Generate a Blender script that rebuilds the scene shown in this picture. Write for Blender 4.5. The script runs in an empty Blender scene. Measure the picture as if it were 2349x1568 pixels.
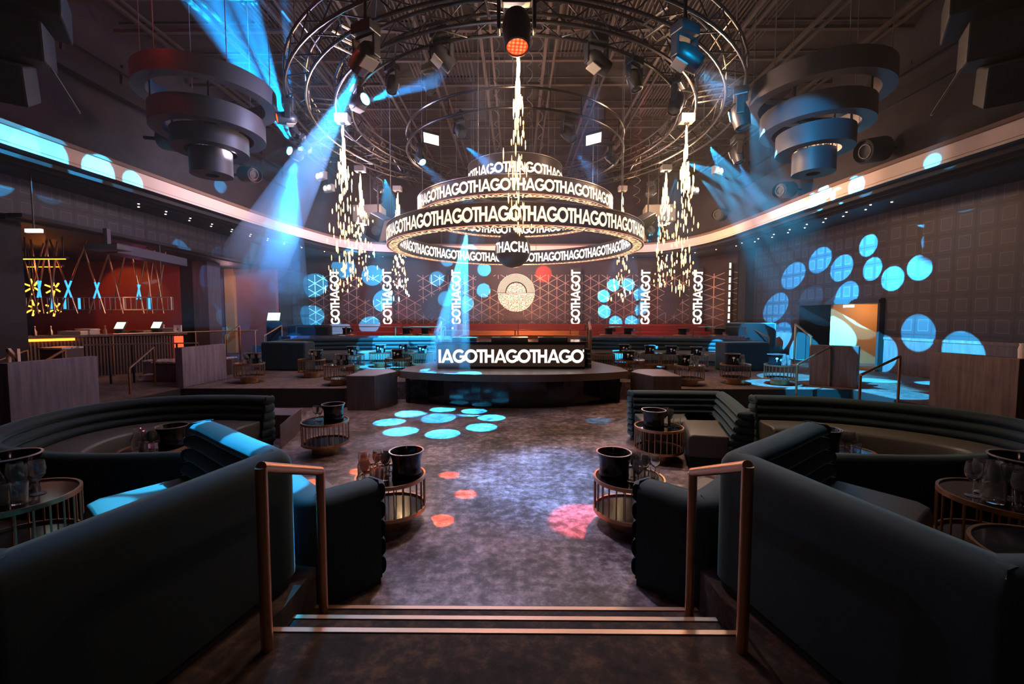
import bpy, math, random
from mathutils import Vector, Matrix, Quaternion
R_ = math.radians
random.seed(7)
SC = bpy.context.scene
COL = SC.collection

# ---------------------------------------------------------------- camera, world, exposure
FPX, CX, CY = 1000.0, 1174.5, 784.0
PITCH, YAW = R_(3.37), R_(0.54)
CAM = Vector((0.056, 0.0, 1.98))
cd = bpy.data.cameras.new('camera'); cam = bpy.data.objects.new('camera', cd); COL.objects.link(cam)
cam.location = CAM; cam.rotation_euler = (R_(90) - PITCH, 0, YAW)
cd.sensor_width = 36.0; cd.lens = 36.0 * FPX / 2349.0; cd.clip_start = 0.05; cd.clip_end = 200
SC.camera = cam
w = bpy.data.worlds.new('world'); SC.world = w; w.use_nodes = True
w.node_tree.nodes['Background'].inputs[0].default_value = (0.02, 0.02, 0.04, 1)
w.node_tree.nodes['Background'].inputs[1].default_value = 0.1
SC.view_settings.view_transform = 'Standard'
SC.view_settings.look = 'None'
SC.view_settings.exposure = 0.55
SC.view_settings.gamma = 1.0
SC.view_settings.use_curve_mapping = False
SC.cycles.use_denoising = True
SC.cycles.use_adaptive_sampling = True
SC.cycles.adaptive_threshold = 0.05
SC.cycles.adaptive_min_samples = 16
SC.cycles.max_bounces = 5
SC.cycles.diffuse_bounces = 2
SC.cycles.glossy_bounces = 2
SC.cycles.transmission_bounces = 4
SC.cycles.volume_bounces = 0
SC.cycles.transparent_max_bounces = 8
SC.cycles.sample_clamp_indirect = 4.0
SC.cycles.volume_step_rate = 2.0

def lamp(kind, name, loc, energy, color, size=0.05, aim=None, spot=60, blend=0.3, parent=None):
    l = bpy.data.lights.new(name, kind); l.energy = energy; l.color = color
    if kind != 'SUN': l.shadow_soft_size = size
    if kind == 'SPOT': l.spot_size = R_(spot); l.spot_blend = blend
    o = bpy.data.objects.new(name, l); COL.objects.link(o); o.location = loc
    if aim is not None:
        d = Vector(aim) - Vector(loc)
        o.rotation_euler = d.to_track_quat('-Z', 'Y').to_euler()
    return o
BLUE = (0.0, 0.42, 1.0)
WARM = (1.0, 0.62, 0.32)
LAV = (0.62, 0.55, 1.0)
# ambient fill lamps added at truss height over the room
for (x, y, z, e, c) in ((-3.2, 8.2, 5.6, 130, (.55, .55, 1)), (3.3, 8.2, 5.6, 120, (1, .62, .4)), (0, 6.3, 5.5, 50, (1, .7, .6)),
                        (-3.9, 12.3, 5.4, 70, (.7, .6, 1)), (3.9, 12.3, 5.4, 90, (1, .62, .42)), (0, 13.6, 5.4, 110, (1, .6, .5)),
                        (0, 18.6, 4.3, 22, (.9, .5, .5))):
    lamp('POINT', 'ambient_fill_lamp', (x, y, z), e, c, 0.12)
for (x, y, z, ax, ay, e, c, sp) in ((-.4, 6.4, 5.5, -.1, 4.6, 520, (.95, .72, .72), 62), (.6, 7.4, 5.5, .2, 6.6, 420, (.8, .7, .95), 60), (-3.4, 9.2, 5.5, -4.2, 9.6, 260, (.9, .6, .6), 80), (3.4, 9.2, 5.5, 4.2, 9.6, 260, (1, .6, .42), 80), (2.4, 7.4, 5.5, 3.1, 6.0, 260, (1, .75, .5), 60)):
    lamp('SPOT', 'downward_wash_lamp', (x, y, z), e, c, .1, aim=(ax, ay, 0), spot=sp, blend=1)
for (sx, y, ay, e) in ((-1, 4.0, 4.6, 360), (-1, 8.0, 8.0, 380), (-1, 12.0, 12.6, 330), (-1, 14.5, 18.5, 560)):  # unseen spots added to brighten the cornice band
    lamp('SPOT', 'cornice_fill_lamp', (sx * 5.0, y, 4.95), e, (.95, .72, .88), .06, aim=(sx * 8.5, ay, 5.08), spot=100, blend=1)
    lamp('SPOT', 'cornice_fill_lamp', (-sx * 5.0, y, 4.95), e * 1.15, (1, .56, .30), .06, aim=(-sx * 8.2, ay, 5.08), spot=100, blend=1)
lamp('SPOT', 'cornice_fill_lamp', (0, 16.5, 4.95), 560, (1, .66, .62), .06, aim=(0, 20.2, 5.05), spot=130, blend=1)
lamp('POINT', 'bar_lamp', (-13.6, 12.6, 3.4), 8, (1, .26, .04), 0.1)
lamp('POINT', 'bar_lamp', (-12.7, 14.6, 3.3), 8, (.8, .12, .3), 0.1)
lamp('SPOT', 'bar_item_fill', (-11.2, 11.6, 3.3), 60, (1, .38, .14), .05, aim=(-10.9, 11.8, 1.5), spot=80, blend=.6)  # added above the counter to light the items on it
lamp('POINT', 'bar_lamp', (-12.6, 11.2, 3.3), 6, (1, .2, .06), 0.1)
lamp('SPOT', 'bar_wall_lamp', (-14.6, 14.2, 3.8), 45, (1, .32, .03), 0.05, aim=(-14.2, 16, 2.6), spot=70)
lamp('POINT', 'bench_lamp', (.4, 17.0, 2.3), 260, (1, .34, .12), .1)
lamp('POINT', 'bench_lamp', (-6.5, 20.2, 2.3), 26, (1, .10, .06), .1)
lamp('POINT', 'bench_lamp', (6.5, 20.2, 2.3), 26, (1, .10, .05), .1)
lamp('POINT', 'back_wall_lamp', (-5.5, 18.6, 4.4), 60, (.75, .6, 1), .1)
lamp('POINT', 'back_wall_lamp', (5.5, 18.6, 4.4), 60, (.9, .6, .8), .1)
lamp('POINT', 'hall_lamp', (-11.6, 17.6, 3.4), 18, (.9, .45, .5), 0.1)
lamp('POINT', 'doorway_lamp', (11.6, 13.6, 2.3), 45, (1, .5, .2), 0.06)

# ---------------------------------------------------------------- helpers
def ray(px, py):
    x = (px - CX) / FPX; y = -(py - CY) / FPX
    d = [x, math.cos(PITCH) + y * math.sin(PITCH), -math.sin(PITCH) + y * math.cos(PITCH)]
    c, s = math.cos(YAW), math.sin(YAW)
    return Vector((d[0] * c - d[1] * s, d[0] * s + d[1] * c, d[2]))
def PZ(px, py, z):
    r = ray(px, py); return CAM + r * ((z - CAM.z) / r.z)
def PX(px, py, X):
    r = ray(px, py); return CAM + r * ((X - CAM.x) / r.x)
def PY(px, py, Y):
    r = ray(px, py); return CAM + r * ((Y - CAM.y) / r.y)

class MB:
    def __init__(s): s.v = []; s.f = []; s.sm = []
    def add(s, vs, fs, smooth=False):
        o = len(s.v); s.v += [tuple(v) for v in vs]
        for f in fs: s.f.append(tuple(i + o for i in f)); s.sm.append(smooth)
        return s
    def box(s, x0, y0, z0, x1, y1, z1):
        v = [(x, y, z) for z in (z0, z1) for y in (y0, y1) for x in (x0, x1)]
        return s.add(v, [(0, 2, 3, 1), (4, 5, 7, 6), (0, 1, 5, 4), (2, 6, 7, 3), (0, 4, 6, 2), (1, 3, 7, 5)])
    def prism(s, poly, z0, z1):
        n = len(poly); a = sum(poly[i][0] * poly[(i + 1) % n][1] - poly[(i + 1) % n][0] * poly[i][1] for i in range(n))
        if a < 0: poly = poly[::-1]
        v = [(p[0], p[1], z0) for p in poly] + [(p[0], p[1], z1) for p in poly]
        f = [tuple(range(n - 1, -1, -1)), tuple(range(n, 2 * n))] + [(i, (i + 1) % n, n + (i + 1) % n, n + i) for i in range(n)]
        return s.add(v, f)
    def bar(s, p0, p1, w, h):
        p0 = Vector(p0); p1 = Vector(p1); d = (p1 - p0).normalized()
        up = Vector((0, 0, 1)) if abs(d.z) < .99 else Vector((0, 1, 0))
        a = d.cross(up).normalized() * w / 2; b = a.cross(d).normalized() * h / 2
        v = [p + i * a + j * b for p in (p0, p1) for (i, j) in ((-1, -1), (1, -1), (1, 1), (-1, 1))]
        return s.add(v, [(0, 1, 2, 3), (7, 6, 5, 4), (0, 4, 5, 1), (1, 5, 6, 2), (2, 6, 7, 3), (3, 7, 4, 0)])
    def tube(s, pts, r, n=8, closed=False, cap=True):
        pts = [Vector(p) for p in pts]; m = len(pts); rings = []
        ref = None; vs = []
        for i, p in enumerate(pts):
            if closed: t = (pts[(i + 1) % m] - pts[i - 1]).normalized()
            else: t = (pts[min(i + 1, m - 1)] - pts[max(i - 1, 0)]).normalized()
            if ref is None:
                up = Vector((0, 0, 1)) if abs(t.z) < .9 else Vector((1, 0, 0)); a = t.cross(up).normalized()
            else:
                a = (ref - t * ref.dot(t)).normalized()
            ref = a; b = t.cross(a)
            rr = r[i] if isinstance(r, (list, tuple)) else r
            for k in range(n):
                g = 2 * math.pi * k / n; vs.append(p + a * math.cos(g) * rr + b * math.sin(g) * rr)
        fs = []
        for i in range(m if closed else m - 1):
            j = (i + 1) % m
            for k in range(n): fs.append((i * n + k, i * n + (k + 1) % n, j * n + (k + 1) % n, j * n + k))
        if not closed and cap: fs += [tuple(range(n - 1, -1, -1)), tuple((m - 1) * n + k for k in range(n))]
        return s.add(vs, fs, True)
    def lathe(s, prof, c=(0, 0, 0), n=24, closed=False, a0=0.0, a1=2 * math.pi):
        full = abs(a1 - a0 - 2 * math.pi) < 1e-6; m = len(prof); vs = []; cnt = n if full else n + 1
        for k in range(cnt):
            g = a0 + (a1 - a0) * k / n
            for (r, z) in prof: vs.append((c[0] + r * math.cos(g), c[1] + r * math.sin(g), c[2] + z))
        fs = []
        for k in range(n):
            k2 = (k + 1) % cnt
            for i in range(m if closed else m - 1):
                j = (i + 1) % m; fs.append((k * m + i, k2 * m + i, k2 * m + j, k * m + j))
        return s.add(vs, fs, True)
    def sphere(s, c, r, n=20, m=12):
        return s.lathe([(r * math.sin(math.pi * i / m), -r * math.cos(math.pi * i / m)) for i in range(m + 1)], c, n)
    def build(s, name, mat, parent=None, bevel=0, smooth_angle=True):
        me = bpy.data.meshes.new(name)
        off = Vector(parent['_o']) if parent is not None and '_o' in parent else Vector((0, 0, 0))
        me.from_pydata([tuple(Vector(v) - off) for v in s.v], [], s.f)
        me.polygons.foreach_set('use_smooth', s.sm)
        me.materials.append(mat); me.update()
        if any(s.sm) and smooth_angle:
            try: me.set_sharp_from_angle(angle=R_(40))
            except Exception: pass
        o = bpy.data.objects.new(name, me); COL.objects.link(o)
        if parent is not None: o.parent = parent; o['_o'] = tuple(off)
        if bevel:
            b = o.modifiers.new('bevel', 'BEVEL'); b.width = bevel; b.segments = 2; b.limit_method = 'ANGLE'
        return o

def tag(o, label, cat, group=None, kind=None):
    o['label'] = label; o['category'] = cat
    if group: o['group'] = group
    if kind: o['kind'] = kind
    return o
def thing(name, label, cat, loc, group=None):
    o = bpy.data.objects.new(name, None); COL.objects.link(o); o.location = loc; o['_o'] = tuple(loc); o.empty_display_size = .1
    return tag(o, label, cat, group)
def struct(o): o['kind'] = 'structure'; return o
def dup(root, loc=None, rotz=None, label=None, group=None, scale=None):
    def rec(o, par):
        c = o.copy(); COL.objects.link(c)
        if par is not None: c.parent = par
        for ch in list(o.children): rec(ch, c)
        return c
    r = rec(root, None)
    if loc is not None: r.location = loc
    if rotz is not None: r.rotation_euler = (0, 0, rotz)
    if scale: r.scale = (scale,) * 3 if not isinstance(scale, tuple) else scale
    if label: r['label'] = label
    if group: r['group'] = group
    return r

# ---------------------------------------------------------------- materials
def nodes(name):
    m = bpy.data.materials.new(name); m.use_nodes = True
    return m, m.node_tree, m.node_tree.nodes['Principled BSDF']
def mat(name, col, rough=.6, metal=0, emit=None, es=0, sheen=0, trans=0, ior=1.45, spec=.5):
    m, t, b = nodes(name)
    b.inputs['Base Color'].default_value = (*col, 1); b.inputs['Roughness'].default_value = rough; b.inputs['Metallic'].default_value = metal
    b.inputs['Specular IOR Level'].default_value = spec
    if emit: b.inputs['Emission Color'].default_value = (*emit, 1); b.inputs['Emission Strength'].default_value = es
    if sheen:
        b.inputs['Sheen Weight'].default_value = sheen; b.inputs['Sheen Roughness'].default_value = .28; b.inputs['Sheen Tint'].default_value = (.22, .5, .6, 1)
    if trans: b.inputs['Transmission Weight'].default_value = trans; b.inputs['IOR'].default_value = ior
    return m
def mth(t, op, a, b=None, clamp=False):
    n = t.nodes.new('ShaderNodeMath'); n.operation = op; n.use_clamp = clamp
    for i, x in enumerate((a, b)):
        if x is None: continue
        if isinstance(x, (int, float)): n.inputs[i].default_value = x
        else: t.links.new(x, n.inputs[i])
    return n.outputs[0]
def mix(t, fac, c0, c1):
    n = t.nodes.new('ShaderNodeMix'); n.data_type = 'RGBA'
    if isinstance(fac, (int, float)): n.inputs[0].default_value = fac
    else: t.links.new(fac, n.inputs[0])
    for i, c in ((6, c0), (7, c1)):
        if isinstance(c, tuple): n.inputs[i].default_value = (*c, 1)
        else: t.links.new(c, n.inputs[i])
    return n.outputs[2]
def objxyz(t):
    n = t.nodes.new('ShaderNodeTexCoord'); x = t.nodes.new('ShaderNodeSeparateXYZ'); t.links.new(n.outputs['Object'], x.inputs[0])
    return x.outputs[0], x.outputs[1], x.outputs[2], n.outputs['Object']
def noise(t, co, scale, detail=4, rough=.55):
    n = t.nodes.new('ShaderNodeTexNoise'); n.inputs['Scale'].default_value = scale; n.inputs['Detail'].default_value = detail
    n.inputs['Roughness'].default_value = rough; t.links.new(co, n.inputs['Vector']); return n.outputs[0]
def ramp(t, fac, stops):
    n = t.nodes.new('ShaderNodeValToRGB'); t.links.new(fac, n.inputs[0]); e = n.color_ramp.elements
    while len(e) < len(stops): e.new(.5)
    for i, (p, c) in enumerate(stops): e[i].position = p; e[i].color = (*c, 1)
    return n.outputs[0]
def mottled(name, stops, s1, s2, rough=.5, rvar=0, bump=0):
    m, t, b = nodes(name); x, y, z, co = objxyz(t)
    n1 = noise(t, co, s1, 5, .65); n2 = noise(t, co, s2, 6, .7)
    f = mth(t, 'ADD', mth(t, 'MULTIPLY', n1, .45), mth(t, 'MULTIPLY', n2, .55))
    t.links.new(ramp(t, f, stops), b.inputs['Base Color'])
    b.inputs['Roughness'].default_value = rough
    if rvar: t.links.new(mth(t, 'ADD', mth(t, 'MULTIPLY', n2, rvar), rough - rvar / 2), b.inputs['Roughness'])
    if bump:
        bn = t.nodes.new('ShaderNodeBump'); bn.inputs['Strength'].default_value = bump; bn.inputs['Distance'].default_value = .01
        t.links.new(n2, bn.inputs['Height']); t.links.new(bn.outputs[0], b.inputs['Normal'])
    return m
M = {}
M['dance'] = mottled('dance_floor_vinyl', [(.38, (.02, .013, .011)), (.47, (.085, .06, .055)), (.54, (.20, .145, .14)), (.63, (.40, .31, .30))], 1.3, 10, .38, .25)
M['carpet'] = mottled('dark_carpet', [(.38, (.012, .008, .007)), (.5, (.035, .02, .016)), (.62, (.11, .055, .03))], 3, 16, .95)
M['carpet2'] = mottled('tier_carpet', [(.38, (.035, .022, .022)), (.5, (.09, .06, .055)), (.62, (.17, .11, .09))], 1.5, 12, .9)
M['black'] = mat('black_paint', (.012, .012, .014), .6)
M['riser'] = mat('black_riser', (.010, .009, .010), .7)
M['gloss'] = mat('black_gloss', (.008, .008, .010), .12)
M['truss'] = mat('black_truss_metal', (.07, .062, .058), .28, .9)
M['fix'] = mat('fixture_plastic', (.022, .023, .027), .38)
M['fixw'] = mat('fixture_pale_panel', (.35, .32, .3), .5)
M['copper'] = mat('brushed_copper', (.55, .30, .17), .36, 1)
M['brass'] = mat('brass', (.62, .40, .2), .3, 1)
M['brassdrum'] = mat('brass_drum', (.5, .32, .17), .4, 1)
M['nosing'] = mat('step_nosing', (.5, .3, .19), .45, .6)
M['tier_top'] = mat('stage_top', (.15, .12, .11), .4)
M['cream'] = mat('painted_cornice', (.82, .66, .56), .6)
M['velvet'] = mat('teal_velvet', (.007, .022, .029), .8, 0, sheen=1)
M['seat'] = mat('seat_leather', (.085, .08, .072), .45)
M['glass'] = mat('clear_glass', (1, 1, 1), .02, 0, trans=.95)
M['pane'] = mat('guard_glass', (.9, .95, 1), .03, 0, trans=1, ior=1.1)
M['mirror'] = mat('smoked_mirror', (.5, .5, .52), .04, 1)
M['letters'] = mat('led_letters', (.9, .85, .8), .5, 0, (1, .80, .58), .88)
M['letters_w'] = mat('led_letters_white', (.9, .85, .8), .5, 0, (1, .90, .80), 1.0)
M['letters_b'] = mat('led_letters_rim', (.9, .7, .5), .5, 0, (1, .66, .34), .85)
M['led'] = mat('led_panel_black', (.045, .03, .026), .35, 0, (1, .5, .3), .012)  # faint emission stands in for warm glow falling on the panels
M['ledrim'] = mat('led_red_rim', (.3, .1, .08), .5, 0, (1, .28, .2), 1.2)
M['spark'] = mat('spark_glow', (1, .8, .4), .5, 0, (1, .60, .26), 1.9)
M['sparkhot'] = mat('spark_core', (1, .9, .6), .5, 0, (1, .72, .40), 3.5)
M['bluelens'] = mat('lit_blue_lens', (.1, .5, 1), .3, 0, (.10, .72, 1), 14)
M['darklens'] = mat('unlit_lens', (.05, .06, .08), .08)
def cells():
    m, t, b = nodes('orange_led_cells'); x, y, z, co = objxyz(t)
    v2 = t.nodes.new('ShaderNodeTexVoronoi'); v2.inputs['Scale'].default_value = 26; v2.inputs['Randomness'].default_value = .1; t.links.new(co, v2.inputs['Vector'])
    c = mix(t, mth(t, 'MULTIPLY', v2.outputs['Distance'], 1.9, True), (1, .42, .10), (.75, .035, .01)); t.links.new(c, b.inputs['Emission Color']); b.inputs['Emission Strength'].default_value = 1.15; b.inputs['Base Color'].default_value = (.3, .05, .02, 1)
    return m
M['orangelens'] = cells()
M['panelwarm'] = mat('warm_light_panel', (1, .9, .7), .5, 0, (1, .85, .55), 2.2)
M['star'] = mat('star_light', (1, .9, .7), .5, 0, (1, .86, .62), 9)
M['screenlit'] = mat('lit_till_screen', (.6, .9, .7), .4, 0, (.55, .85, .62), 1.1)
M['neon'] = mat('amber_tube', (1, .6, .1), .4, 0, (1, .42, .03), 2.6)
M['orangestrip'] = mat('orange_strip', (1, .4, .1), .4, 0, (1, .22, .02), 3)
M['red'] = mat('red_wall_paint', (.30, .035, .02), .6)
M['redseat'] = mat('red_banquette', (.20, .02, .015), .6)
M['brownseat'] = mat('tan_bench_leather', (.30, .12, .05), .55)
M['plum'] = mat('plum_wall_paint', (.22, .11, .11), .6)
M['tan'] = mat('tan_wallcovering', (.42, .24, .1), .6)
M['ceil'] = mottled('ceiling_deck', [(.35, (.014, .011, .009)), (.6, (.042, .031, .025))], .7, 3, .9)
M['ceilbar'] = mat('ceiling_steel', (.075, .056, .042), .5, .3)
M['concrete'] = mottled('upper_wall_paint', [(.35, (.018, .015, .019)), (.6, (.036, .030, .034))], .5, 2.5, .85)
M['cord'] = mat('cable_grey', (.12, .12, .12), .5)
M['white'] = mat('white_card', (.8, .78, .75), .6)
M['paper'] = mat('stacked_linen', (.75, .6, .5), .7)
M['rim'] = mat('pale_rim', (.55, .5, .48), .3, .7)
M['duct'] = mat('duct_metal', (.09, .075, .09), .5, .4)
M['bluepipe'] = mat('pipe_truss_pale', (.3, .32, .36), .4, .6)
M['ringchand'] = mat('tiered_ring_paint', (.045, .042, .05), .5)

def wood(name, c0, c1):
    m, t, b = nodes(name); x, y, z, co = objxyz(t)
    mp = t.nodes.new('ShaderNodeMapping'); mp.inputs['Scale'].default_value = (6, 6, .5); t.links.new(co, mp.inputs[0])
    n1 = noise(t, mp.outputs[0], 2.5, 6, .6)
    t.links.new(ramp(t, n1, [(.35, c0), (.65, c1)]), b.inputs['Base Color']); b.inputs['Roughness'].default_value = .5
    return m
M['wood'] = wood('dark_walnut', (.085, .055, .055), (.17, .115, .105))
M['wood_blue_lit'] = wood('blue_lit_oak_panel', (.10, .085, .125), (.185, .155, .21))  # blue and lavender light on the partitions is painted into this wood colour
M['stagewood'] = wood('stage_cladding', (.045, .03, .028), (.08, .054, .05))
M['fascia'] = mat('polished_fascia', (.12, .075, .06), .22)
M['wain'] = wood('walnut_wainscot', (.07, .045, .05), (.12, .08, .08))
def marble():
    m, t, b = nodes('white_marble'); x, y, z, co = objxyz(t)
    n = noise(t, co, 3, 8, .7); v = mth(t, 'ABSOLUTE', mth(t, 'SUBTRACT', n, .5))
    t.links.new(ramp(t, v, [(0, (.15, .13, .14)), (.06, (.62, .55, .55))]), b.inputs['Base Color']); b.inputs['Roughness'].default_value = .25
    return m
M['marble'] = marble()

def panelmat():
    # embossed square panels: outline square inside every cell, fine joint lines between
    m, t, b = nodes('embossed_square_panels'); x, y, z, co = objxyz(t)
    u = mth(t, 'DIVIDE', y, .40); v = mth(t, 'DIVIDE', z, .50)
    fu = mth(t, 'ABSOLUTE', mth(t, 'SUBTRACT', mth(t, 'FRACT', u), .5)); fv = mth(t, 'ABSOLUTE', mth(t, 'SUBTRACT', mth(t, 'FRACT', v), .5))
    d = mth(t, 'MAXIMUM', fu, fv)
    line = mth(t, 'LESS_THAN', mth(t, 'ABSOLUTE', mth(t, 'SUBTRACT', d, .29)), .014)
    joint = mth(t, 'GREATER_THAN', d, .483)
    j2 = mth(t, 'LESS_THAN', mth(t, 'ABSOLUTE', mth(t, 'SUBTRACT', d, .44)), .008)
    inner = mth(t, 'LESS_THAN', d, .29)
    n = noise(t, co, 9, 4)
    c = mix(t, n, (.017, .015, .021), (.029, .025, .033))
    c = mix(t, mth(t, 'MULTIPLY', inner, .35), c, (.042, .037, .045)); c = mix(t, mth(t, 'MULTIPLY', line, .6), c, (.12, .11, .13))
    c = mix(t, joint, c, (.008, .006, .007)); c = mix(t, mth(t, 'MULTIPLY', j2, .6), c, (.01, .008, .01))
    t.links.new(c, b.inputs['Base Color']); b.inputs['Roughness'].default_value = .55
    h = mth(t, 'SUBTRACT', mth(t, 'SUBTRACT', inner, joint), mth(t, 'MULTIPLY', j2, .5))
    bn = t.nodes.new('ShaderNodeBump'); bn.inputs['Strength'].default_value = .6; bn.inputs['Distance'].default_value = .02
    t.links.new(h, bn.inputs['Height']); t.links.new(bn.outputs[0], b.inputs['Normal'])
    return m
M['panel'] = panelmat()
def fluted():
    m, t, b = nodes('fluted_brown_cladding'); x, y, z, co = objxyz(t)
    f = mth(t, 'PINGPONG', mth(t, 'MULTIPLY', mth(t, 'ADD', x, y), 22), 1)
    c = mix(t, f, (.02, .014, .014), (.16, .11, .10)); t.links.new(c, b.inputs['Base Color']); b.inputs['Roughness'].default_value = .4
    bn = t.nodes.new('ShaderNodeBump'); bn.inputs['Strength'].default_value = .8; bn.inputs['Distance'].default_value = .03
    t.links.new(f, bn.inputs['Height']); t.links.new(bn.outputs[0], b.inputs['Normal'])
    return m
M['fluted'] = fluted()
def hexwall():
    # triangular line lattice with bands of missing strokes, over a finer texture at the foot
    m, t, b = nodes('lattice_wallcovering'); x, y, z, co = objxyz(t); S = .42
    def fam(ax, az):
        return mth(t, 'DIVIDE', mth(t, 'ADD', mth(t, 'MULTIPLY', x, ax), mth(t, 'MULTIPLY', z, az)), S)
    def ln(u, wd): return mth(t, 'LESS_THAN', mth(t, 'ABSOLUTE', mth(t, 'SUBTRACT', mth(t, 'FRACT', u), .5)), wd)
    a = ln(mth(t, 'ADD', fam(1, 0), .5), .035); c1 = ln(fam(.5, .866), .035); c2 = ln(fam(-.5, .866), .035)
    allm = mth(t, 'MAXIMUM', a, mth(t, 'MAXIMUM', c1, c2))
    vo = t.nodes.new('ShaderNodeTexVoronoi'); vo.inputs['Scale'].default_value = .9; t.links.new(co, vo.inputs['Vector'])
    msk = mth(t, 'GREATER_THAN', vo.outputs['Color'], .24)
    fade = mth(t, 'MULTIPLY', mth(t, 'SUBTRACT', z, 1.2), .38, True)
    top = mth(t, 'LESS_THAN', z, 4.05)
    f = mth(t, 'MULTIPLY', mth(t, 'MULTIPLY', mth(t, 'MULTIPLY', allm, msk), mth(t, 'ADD', fade, .12)), top)
    v2 = t.nodes.new('ShaderNodeTexVoronoi'); v2.feature = 'DISTANCE_TO_EDGE'; v2.inputs['Scale'].default_value = 5; t.links.new(co, v2.inputs['Vector'])
    fine = mth(t, 'MULTIPLY', mth(t, 'LESS_THAN', v2.outputs['Distance'], .06), mth(t, 'LESS_THAN', z, 2.6))
    base = mix(t, noise(t, co, 3, 5), (.040, .024, .026), (.07, .042, .045))
    c = mix(t, mth(t, 'MULTIPLY', fine, .35), base, (.16, .08, .07))
    c = mix(t, f, c, (.75, .48, .36))
    t.links.new(c, b.inputs['Base Color']); b.inputs['Roughness'].default_value = .5
    return m
M['hex'] = hexwall()
def disc_mat():
    m, t, b = nodes('perforated_disc'); x, y, z, co = objxyz(t)
    v2 = t.nodes.new('ShaderNodeTexVoronoi'); v2.inputs['Scale'].default_value = 13; v2.inputs['Randomness'].default_value = .35; t.links.new(co, v2.inputs['Vector'])
    f = mth(t, 'GREATER_THAN', v2.outputs['Distance'], .36)
    c = mix(t, f, (.12, .06, .03), (1, .84, .62)); t.links.new(c, b.inputs['Base Color']); t.links.new(c, b.inputs['Emission Color']); b.inputs['Emission Strength'].default_value = .42
    return m
M['disc'] = disc_mat()
M['arch'] = mat('pale_arch_lines', (1, .82, .66), .5, 0, (1, .78, .6), .3)

def hazemat(name, dens, col=(1, 1, 1)):
    m = bpy.data.materials.new(name); m.use_nodes = True; t = m.node_tree
    for n in list(t.nodes): t.nodes.remove(n)
    o = t.nodes.new('ShaderNodeOutputMaterial'); v = t.nodes.new('ShaderNodeVolumeScatter')
    v.inputs['Color'].default_value = (*col, 1); v.inputs['Density'].default_value = dens; v.inputs['Anisotropy'].default_value = .2
    t.links.new(v.outputs[0], o.inputs['Volume']); return m
M['haze'] = hazemat('stage_haze', .16)

# ---------------------------------------------------------------- LED lettering
def glyph(ch):
    q = []; T = .21
    def rect(a, b, c, d): q.append([(a, b), (c, b), (c, d), (a, d)])
    def arc(cx, rx, a0, a1, n):
        for i in range(n):
            g0 = R_(a0 + (a1 - a0) * i / n); g1 = R_(a0 + (a1 - a0) * (i + 1) / n)
            q.append([(cx + rx * math.cos(g0), .5 + .51 * math.sin(g0)), (cx + rx * math.cos(g1), .5 + .51 * math.sin(g1)),
                      (cx + (rx - T) * math.cos(g1), .5 + (.51 - T) * math.sin(g1)), (cx + (rx - T) * math.cos(g0), .5 + (.51 - T) * math.sin(g0))])
    if ch == 'O': arc(.52, .52, 0, 360, 24); return q, .96
    if ch == 'G': arc(.52, .52, 42, 335, 20); rect(.56, .38, 1.0, .55); rect(.80, .14, 1.0, .5); return q, .95
    if ch == 'C': arc(.52, .52, 42, 318, 20); return q, .98
    if ch == 'T': rect(0, .81, .74, 1); rect(.27, 0, .48, .85); return q, .66
    if ch == 'H': rect(0, 0, .21, 1); rect(.53, 0, .74, 1); rect(.2, .4, .54, .6); return q, .76
    if ch == 'A':
        q.append([(0, 0), (.22, 0), (.58, 1), (.40, 1)]); q.append([(.76, 0), (.98, 0), (.60, 1), (.40, 1)]); rect(.2, .2, .78, .36); return q, .92
    if ch == 'I': rect(0, 0, .21, 1); return q, .26
    return q, .3
PER = .95 + .96 + .66 + .76 + .92
def letters(mb, text, fn, sx, sy, u0=0.0, v0=0.0, umin=None, umax=None):
    u = u0
    for ch in text:
        q, adv = glyph(ch)
        for poly in q:
            pts = [(u + a * sx, v0 + c * sy) for a, c in poly]
            if umin is not None:
                if all(p[0] < umin for p in pts) or all(p[0] > umax for p in pts): continue
                pts = [(min(max(p[0], umin), umax), p[1]) for p in pts]
            mb.add([fn(*p) for p in pts], [tuple(range(len(pts)))])
        u += adv * sx
    return u

# ---------------------------------------------------------------- setting: floors
BAND = [(-8.75, 2.0), (-8.72, 5.0), (-8.62, 7.43), (-8.49, 9.4), (-8.36, 11.7), (-8.12, 15.0), (-7.55, 18.1), (-6.9, 19.3), (-5.9, 19.98), (-3.5, 20.25), (0.5, 20.3), (4.0, 20.28), (6.3, 20.1),
        (7.2, 18.9), (7.8, 17.2), (7.92, 14.5), (7.93, 12.26), (8.08, 9.7), (8.35, 7.4), (8.6, 4.5), (8.7, 2.0)]
def chaikin(p, n=2, closed=False):
    for _ in range(n):
        o = [p[0]]
        for i in range(len(p) - 1):
            a, b = Vector(p[i]), Vector(p[i + 1])
            o += [tuple(a * .75 + b * .25), tuple(a * .25 + b * .75)]
        o.append(p[-1]); p = o
    return p
def normals(path):
    ns = []
    for i in range(len(path)):
        a = Vector(path[max(i - 1, 0)]); b = Vector(path[min(i + 1, len(path) - 1)]); c = Vector(path[i])
        d1 = (c - a).normalized() if i > 0 else (b - c).normalized(); d2 = (b - c).normalized() if i < len(path) - 1 else d1
        n1 = Vector((-d1.y, d1.x)); n2 = Vector((-d2.y, d2.x)); n = (n1 + n2).normalized(); k = max(.5, n.dot(n1)); ns.append(n / k)
    return ns
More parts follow.
